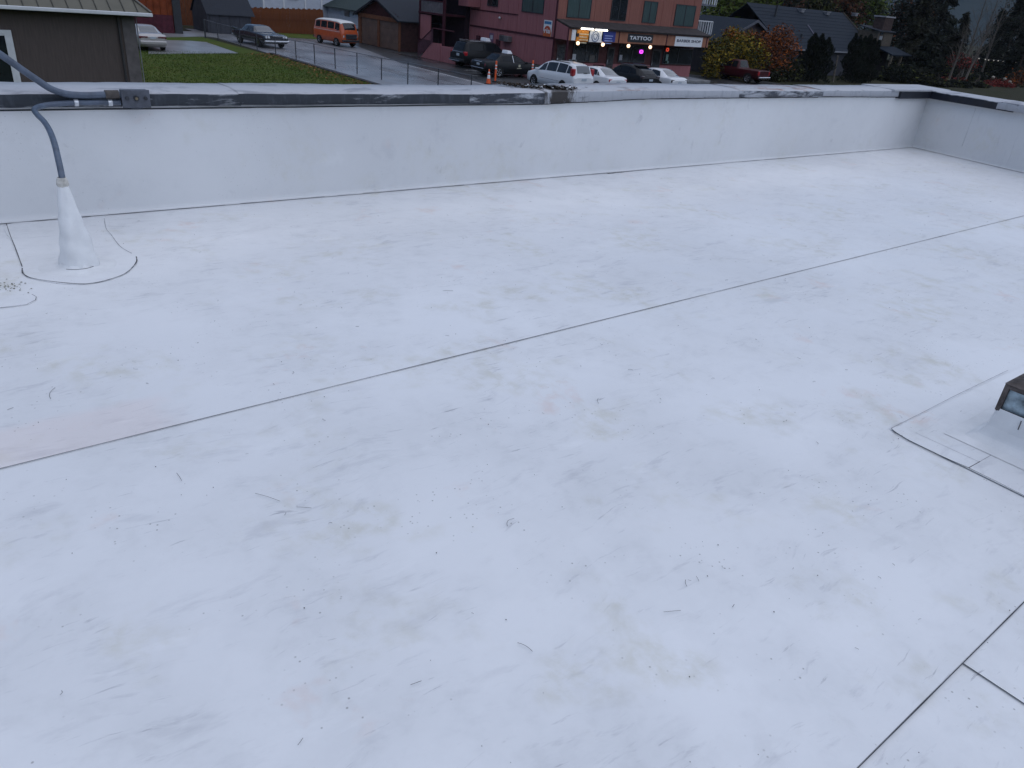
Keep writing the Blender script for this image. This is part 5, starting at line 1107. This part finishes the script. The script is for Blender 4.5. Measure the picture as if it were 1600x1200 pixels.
tree('bright green tree behind the white railed balconies', (70, 62), 8.5, [bl(1135, 8, 60, 3.0, 2.4), bl(1160, 18, 60, 2.0, 1.8), bl(1125, 30, 59, 2.2, 1.8), bl(1180, -10, 62, 3, 2.5)], 5200, .22, L_grn, lm2=L_olv, frac=.35, seed=7)
BT = 'trees behind the grey roofed house'
for i, (px, py, Y, rx, rz, lm, lm2, lb) in enumerate(((1215, -18, 66, 3.6, 3, L_drk2, L_rst, 'dark brown tree behind the left end of the grey roof'), (1265, -8, 68, 3.5, 2.6, L_olv, L_drk, 'dull olive tree over the middle of the grey roof'), (1315, -2, 70, 3.4, 2.6, L_rst, L_drk2, 'rust coloured tree over the right part of the grey roof'), (1362, 4, 72, 3.2, 2.8, L_grn, L_olv, 'mossy green tree rising behind the brown bay'))):
    q = gy(px, py, Y); tree(lb, (q.x, q.y), q.z - G + rz * .5, [(tuple(q), (rx, rx, rz)), ((q.x - rx * .7, q.y + 1, q.z - rz * .6), (rx * .8,) * 2 + (rz * .8,)), ((q.x + rx * .7, q.y, q.z - rz * .7), (rx * .8,) * 2 + (rz * .8,))], 3600, .26, lm, lm2=lm2, frac=.3, seed=20 + i, group=BT)
def columnar(label, px0, px1, pytop, Y, seed, spikes=3, lm=L_drk, n=5200):
    rnd = random.Random(seed); a = gy(px0, 100, Y); b = gy(px1, 100, Y); cx0 = (a.x + b.x) / 2; hw = (b.x - a.x) / 2; zt_ = gy((px0 + px1) / 2, pytop, Y).z
    t_ = thing('cypress', label, 'tree', (cx0, Y, G), 'dark columnar cypresses')
    MB().tube([(cx0, Y, G - .05), (cx0, Y, G + (zt_ - G) * .6)], [.14, .05], 6).build('trunk', M_bark, t_)
    mb = MB(); tips = [(cx0 + hw * (2 * (k + .5) / spikes - 1) * .72, zt_ * (1) - rnd.uniform(0, .7) * (k != spikes // 2)) for k in range(spikes)]
    for k in range(n):
        tx, tz = tips[rnd.randrange(spikes)]; f = rnd.random() ** .8; z_ = G + .05 + (tz - G) * f; r_ = (hw / spikes * 1.45) * (1 - f ** 2.6) * (.75 + .25 * math.sin(z_ * 4 + tx)) + .03
        an = rnd.uniform(0, 2 * PI); q = rnd.random() ** .35; p_ = Vector((tx + (cx0 - tx) * (1 - f) * .25 + math.cos(an) * r_ * q, Y + math.sin(an) * r_ * 1.2 * q, z_))
        s_ = rnd.uniform(.06, .16); u = Vector((math.cos(an) * .5 + rnd.gauss(0, .3), math.sin(an) * .5 + rnd.gauss(0, .3), 1)).normalized(); w_ = u.cross(Vector((rnd.gauss(0, 1), rnd.gauss(0, 1), .2))).normalized()
        mb.add([p_ - u * s_, p_ + w_ * s_ * .4, p_ + u * s_ * 1.3, p_ - w_ * s_ * .4], [(0, 1, 2, 3)])
    mb.build('crown', lm, t_)
columnar('left of the two dense black green cypress clumps before the house', 1250, 1298, 54, 45.0, 31, 3, n=8000)
columnar('right and wider of the two dense black green cypress clumps', 1312, 1376, 54, 45.0, 32, 6, n=13000)
q = gy(1303, 130, 45.2); ps = thing('leaning_post', 'pale leaning post between the two cypress clumps', 'post', (q.x, 45.2, G))
q2 = gy(1309, 88, 45.2); MB().tube([(q.x - .3, 45.2, G - .05), tuple(q2)], [.12, .08], 7).build('post_shaft', M_barkp, ps); MB().ball(tuple(q2), .09, 6).build('post_top', M_barkp, ps)
# conifers and bare trees filling the right edge
def conifer(label, x, y, h, rw, seed, lm=L_drk, n=3200, group='dark conifers at the right edge'):
    rnd = random.Random(seed); t_ = thing('conifer', label, 'tree', (x, y, G), group)
    MB().tube([(x, y, G - .05), (x, y, G + h)], [.22, .03], 6).build('trunk', M_bark, t_)
    mb = MB(); nb_ = 46; br = []
    for k in range(nb_):
        f = (k + rnd.random()) / nb_; br.append((f, rnd.uniform(0, 2 * PI), rw * (1 - f) ** .75 * rnd.uniform(.6, 1.15)))
    for k in range(n):
        f, an, L0 = br[rnd.randrange(nb_)]; q = rnd.random() ** .6; an += rnd.gauss(0, .22); r_ = L0 * q
        p_ = Vector((x + math.cos(an) * r_ + rnd.gauss(0, .18), y + math.sin(an) * r_ + rnd.gauss(0, .18), G + .5 + (h - .5) * f - r_ * .22 - (q ** 2) * L0 * .15 + rnd.gauss(0, .16))); s_ = rnd.uniform(.10, .26)
        u = Vector((math.cos(an) + rnd.gauss(0, .4), math.sin(an) + rnd.gauss(0, .4), -.55 + rnd.gauss(0, .35))).normalized(); w_ = u.cross(Vector((rnd.gauss(0, .6), rnd.gauss(0, .6), 1))).normalized()
        mb.add([p_ - u * s_, p_ + w_ * s_ * .5, p_ + u * s_, p_ - w_ * s_ * .5], [(0, 1, 2, 3)])
    mb.build('crown', lm, t_)
CL = ['tall black conifer just right of the brown bay', 'slim conifer behind the brown bay roof', 'broad dark conifer left of the blue gap in the trees', 'dark conifer below the blue gap in the trees', 'broad conifer right of the blue gap', 'tallest conifer near the right edge of the view', 'conifer cut by the right edge of the view', 'low dark conifer above the right parapet corner', 'shaggy conifer behind the string of lights', 'far conifer at the extreme right']
for i, (px, Y, h, rw) in enumerate(((1418, 49, 9.5, 2.6), (1404, 58, 10.5, 2.4), (1448, 55, 14, 3.4), (1482, 60, 8.2, 3.0), (1562, 52, 12.5, 3.6), (1590, 46, 10, 3.2), (1625, 50, 13, 4.0), (1440, 46, 5.2, 2.6), (1535, 62, 9.5, 3.4), (1600, 66, 16, 4.2))):
    q = gy(px, 110, Y); conifer(CL[i], q.x, Y, h, rw, 50 + i, L_drk if i % 3 else L_drk2, 7000)
def bare(label, x, y, h, seed, lean=0, bark=M_barkp):
    rnd = random.Random(seed); t_ = thing('bare_tree', label, 'tree', (x, y, G), 'leafless trees at the right')
    top = Vector((x + lean, y, G + h)); mb = MB()
    mid_ = Vector((x + lean * .4 + rnd.uniform(-.2, .2), y, G + h * .5)); mb.tube([(x, y, G - .05), mid_, top], [.17, .10, .02], 6); mb.build('trunk', bark, t_)
    mb = MB()
    for k in range(26):
        f = rnd.uniform(.25, .95); b0 = (Vector((x, y, G)).lerp(mid_, f * 2) if f < .5 else mid_.lerp(top, f * 2 - 1)); an = rnd.uniform(0, 6.3); l = h * .3 * (1.15 - f)
        e = b0 + Vector((math.cos(an) * l * .6, math.sin(an) * l * .6, l)); m_ = b0.lerp(e, .5) + Vector((rnd.gauss(0, .1), rnd.gauss(0, .1), .1)); mb.tube([b0, m_, e], [.045 * (1.2 - f), .03 * (1.2 - f), .008], 4)
        for j in range(4):
            c1 = m_.lerp(e, rnd.random()); mb.tube([c1, c1 + Vector((rnd.gauss(0, .45), rnd.gauss(0, .45), rnd.uniform(.2, .9)))], [.012, .004], 3, 0, False)
    mb.build('branches', bark, t_)
for i, (px, Y, h, ln, lb) in enumerate(((1487, 46, 6.5, .4, 'slender pale bare tree above the parapet corner'), (1505, 50, 11, -.3, 'bare tree crossing the blue gap at its left'), (1520, 54, 12, .5, 'bare tree in the middle of the blue gap'), (1535, 50, 11, .3, 'bare tree at the right of the blue gap'), (1512, 45, 7.5, 2.4, 'leaning bare tree with pale trunk near the string lights'))):
    q = gy(px, 110, Y); bare(lb, q.x, Y, h, 70 + i, ln)
tree('dark red maple in the gloom right of the pale bare trunk', (gy(1505, 95, 47).x, 47), 4.2, [bl(1500, 94, 47, 1.7, .9), bl(1512, 100, 47, 1.4, .8), bl(1490, 128, 46, 2.0, .7)], 1300, .14, L_red, lm2=L_drk2, frac=.35, seed=81)
tree('rust orange bush at the right edge above the parapet', (gy(1592, 125, 44).x, 44), 3.0, [bl(1595, 122, 44, 1.6, 1.2), bl(1580, 135, 44, 1.2, .9)], 900, .14, L_rst, name='bush', lm2=L_org, frac=.25, seed=82, cat='bush')
hb = thing('hydrangea_bush', 'dark bush with pale flower heads at the right edge', 'bush', (gy(1565, 140, 43).x, 43, G))
mb = MB(); leaves(mb, [bl(1560, 138, 43, 2.2, 1.0), bl(1545, 142, 43, 1.6, .7)], 1200, .13, random.Random(83)); mb.build('crown', L_red, hb)
for px, py in ((1552, 121), (1570, 123.5), (1578, 128), (1580, 132), (1590, 136)):
    q = gy(px, py, 42.4); MB().ball(tuple(q), .20, 8, 0, (1.1, 1, .8), .18).build('flower_head', mat('dried_flower_tan', (.30, .26, .22), .9, var=.3), hb); MB().tube([tuple(q), (q.x, 42.6, G)], .02, 4).build('stem', M_bark, hb)
HG = 'dark undergrowth along the right parapet'
for i, (px, py, Y, rx, rz, lb) in enumerate(((1405, 118, 46, 2.6, 1.3, 'black bush left of the right parapet corner'), (1432, 122, 45, 2.4, 1.1, 'black bush over the parapet corner'), (1468, 112, 50, 3.4, 1.5, 'dark thicket beyond the pale bare trunk'), (1500, 118, 52, 3.6, 1.5, 'dark thicket below the red maple'), (1535, 112, 54, 4.0, 1.8, 'dark thicket under the string of lights'), (1575, 108, 54, 4.0, 2.2, 'dark thicket right of the string of lights'), (1612, 112, 50, 4.0, 2.2, 'dark thicket at the extreme right edge'), (1462, 134, 43, 2.0, .8, 'low black shrub just behind the right parapet corner'), (1492, 138, 42.5, 2.2, .8, 'low black shrub at the foot of the pale bare trunk'), (1522, 140, 42.5, 2.2, .9, 'low dark shrub left of the hydrangea'), (1535, 128, 46, 3.0, 1.0, 'dark shrub mass behind the hydrangea'), (1598, 146, 42, 2.4, .9, 'low dark shrub cut by the right edge of the view'), (1470, 72, 66, 5.5, 3.2, 'broad dark tree under the blue gap'), (1600, 30, 70, 6.5, 6.0, 'broad dark tree filling the upper right corner'), (1418, 30, 64, 4.0, 4.5, 'broad dark tree behind the brown bay'), (1455, 20, 72, 4.0, 4.5, 'dusky tree left of the blue gap'))):
    q = gy(px, py, Y); tree(lb, (q.x, Y), max(2.0, q.z - G + rz * .4), [(tuple(q), (rx, rx * .7, rz)), ((q.x - rx * .5, Y + .5, q.z - rz * .3), (rx * .6, rx * .5, rz * .8)), ((q.x + rx * .6, Y, q.z - rz * .4), (rx * .6, rx * .5, rz * .7))], 3800 if rz < 3 else 5200, .16 if rz < 3 else .24, L_drk2 if i % 2 else L_drk, name='bush' if rz < 3 else 'tree', lm2=L_rst if i in (3, 13, 14) else L_olv, frac=.10, seed=120 + i, group=HG if rz < 3 else BT, cat='bush' if rz < 3 else 'tree')
# string of bulbs in the trees
P = [gy(px, py, 50) for px, py in ((1520, 88), (1530, 90.5), (1540, 92), (1545, 93), (1553, 93.5), (1560, 94), (1568, 95), (1575, 95.5), (1588, 96.5))]
sl = thing('string_lights', 'string of small pale bulbs hung between dark trees at the right', 'string lights', tuple(P[4]))
MB().tube(P, .02, 4).build('cable', M_darkm, sl)
for q in P: MB().ball((q.x, q.y, q.z - .08), .075, 6).build('bulb', mat('lit_bulb', (.75, .70, .62), .4, emit=.35), sl)
# grass tufts on the lawn, leaf fall along the fence
mb = MB(); rnd = random.Random(91)
for i in range(26000):
    x = rnd.uniform(6.5, 21.5); y = rnd.uniform(36, 56)
    a = rnd.uniform(0, 3.14); s_ = rnd.uniform(.012, .035); h = rnd.uniform(.015, .06); dx, dy = math.cos(a) * s_, math.sin(a) * s_
    mb.add([(x - dx, y - dy, G - .02), (x + dx, y + dy, G - .02), (x + rnd.gauss(0, .03), y + rnd.gauss(0, .03), G + h)], [(0, 1, 2)])
mb.build('grass', M_blade, None, label='short damp autumn lawn grass beside the wet street', cat='grass', kind='stuff')
mb = MB()
for i in range(900):
    y = rnd.uniform(40, 56); x = 21.4 - abs(rnd.gauss(0, 1.0)) + (.3 if rnd.random() < .1 else 0); s_ = rnd.uniform(.03, .08); a = rnd.uniform(0, 6.3); z = G + rnd.uniform(.02, .09)
    u = Vector((math.cos(a), math.sin(a), rnd.uniform(-.4, .4))) * s_; w_ = Vector((-math.sin(a), math.cos(a), rnd.uniform(-.4, .4))) * s_ * .7; c0 = Vector((x, y, z)); mb.add([c0 - u, c0 + w_, c0 + u, c0 - w_], [(0, 1, 2, 3)])
mb.build('fallen_leaves', mat('fallen_leaf', (.16, .075, .028), .8, var=.4, island=.6), None, label='brown fallen leaves along the foot of the chain link fence', cat='leaves', kind='stuff')

# ================================================================== AIR
MB().box(-1490, 1490, -1490, 1490, G - 1.2, 300).build('haze', None, None, kind='stuff')
hz = bpy.data.objects['haze']; hz.data.materials.clear()
m = bpy.data.materials.new('haze_air'); m.use_nodes = True; t = m.node_tree; t.nodes.clear()
pv = t.nodes.new('ShaderNodeVolumePrincipled'); pv.inputs['Color'].default_value = (.85, .9, 1, 1); pv.inputs['Density'].default_value = .00009
mo = t.nodes.new('ShaderNodeOutputMaterial'); t.links.new(pv.outputs[0], mo.inputs['Volume']); hz.data.materials.append(m)
tag(hz, label='thin bluish evening haze in the air over the town', cat='haze')
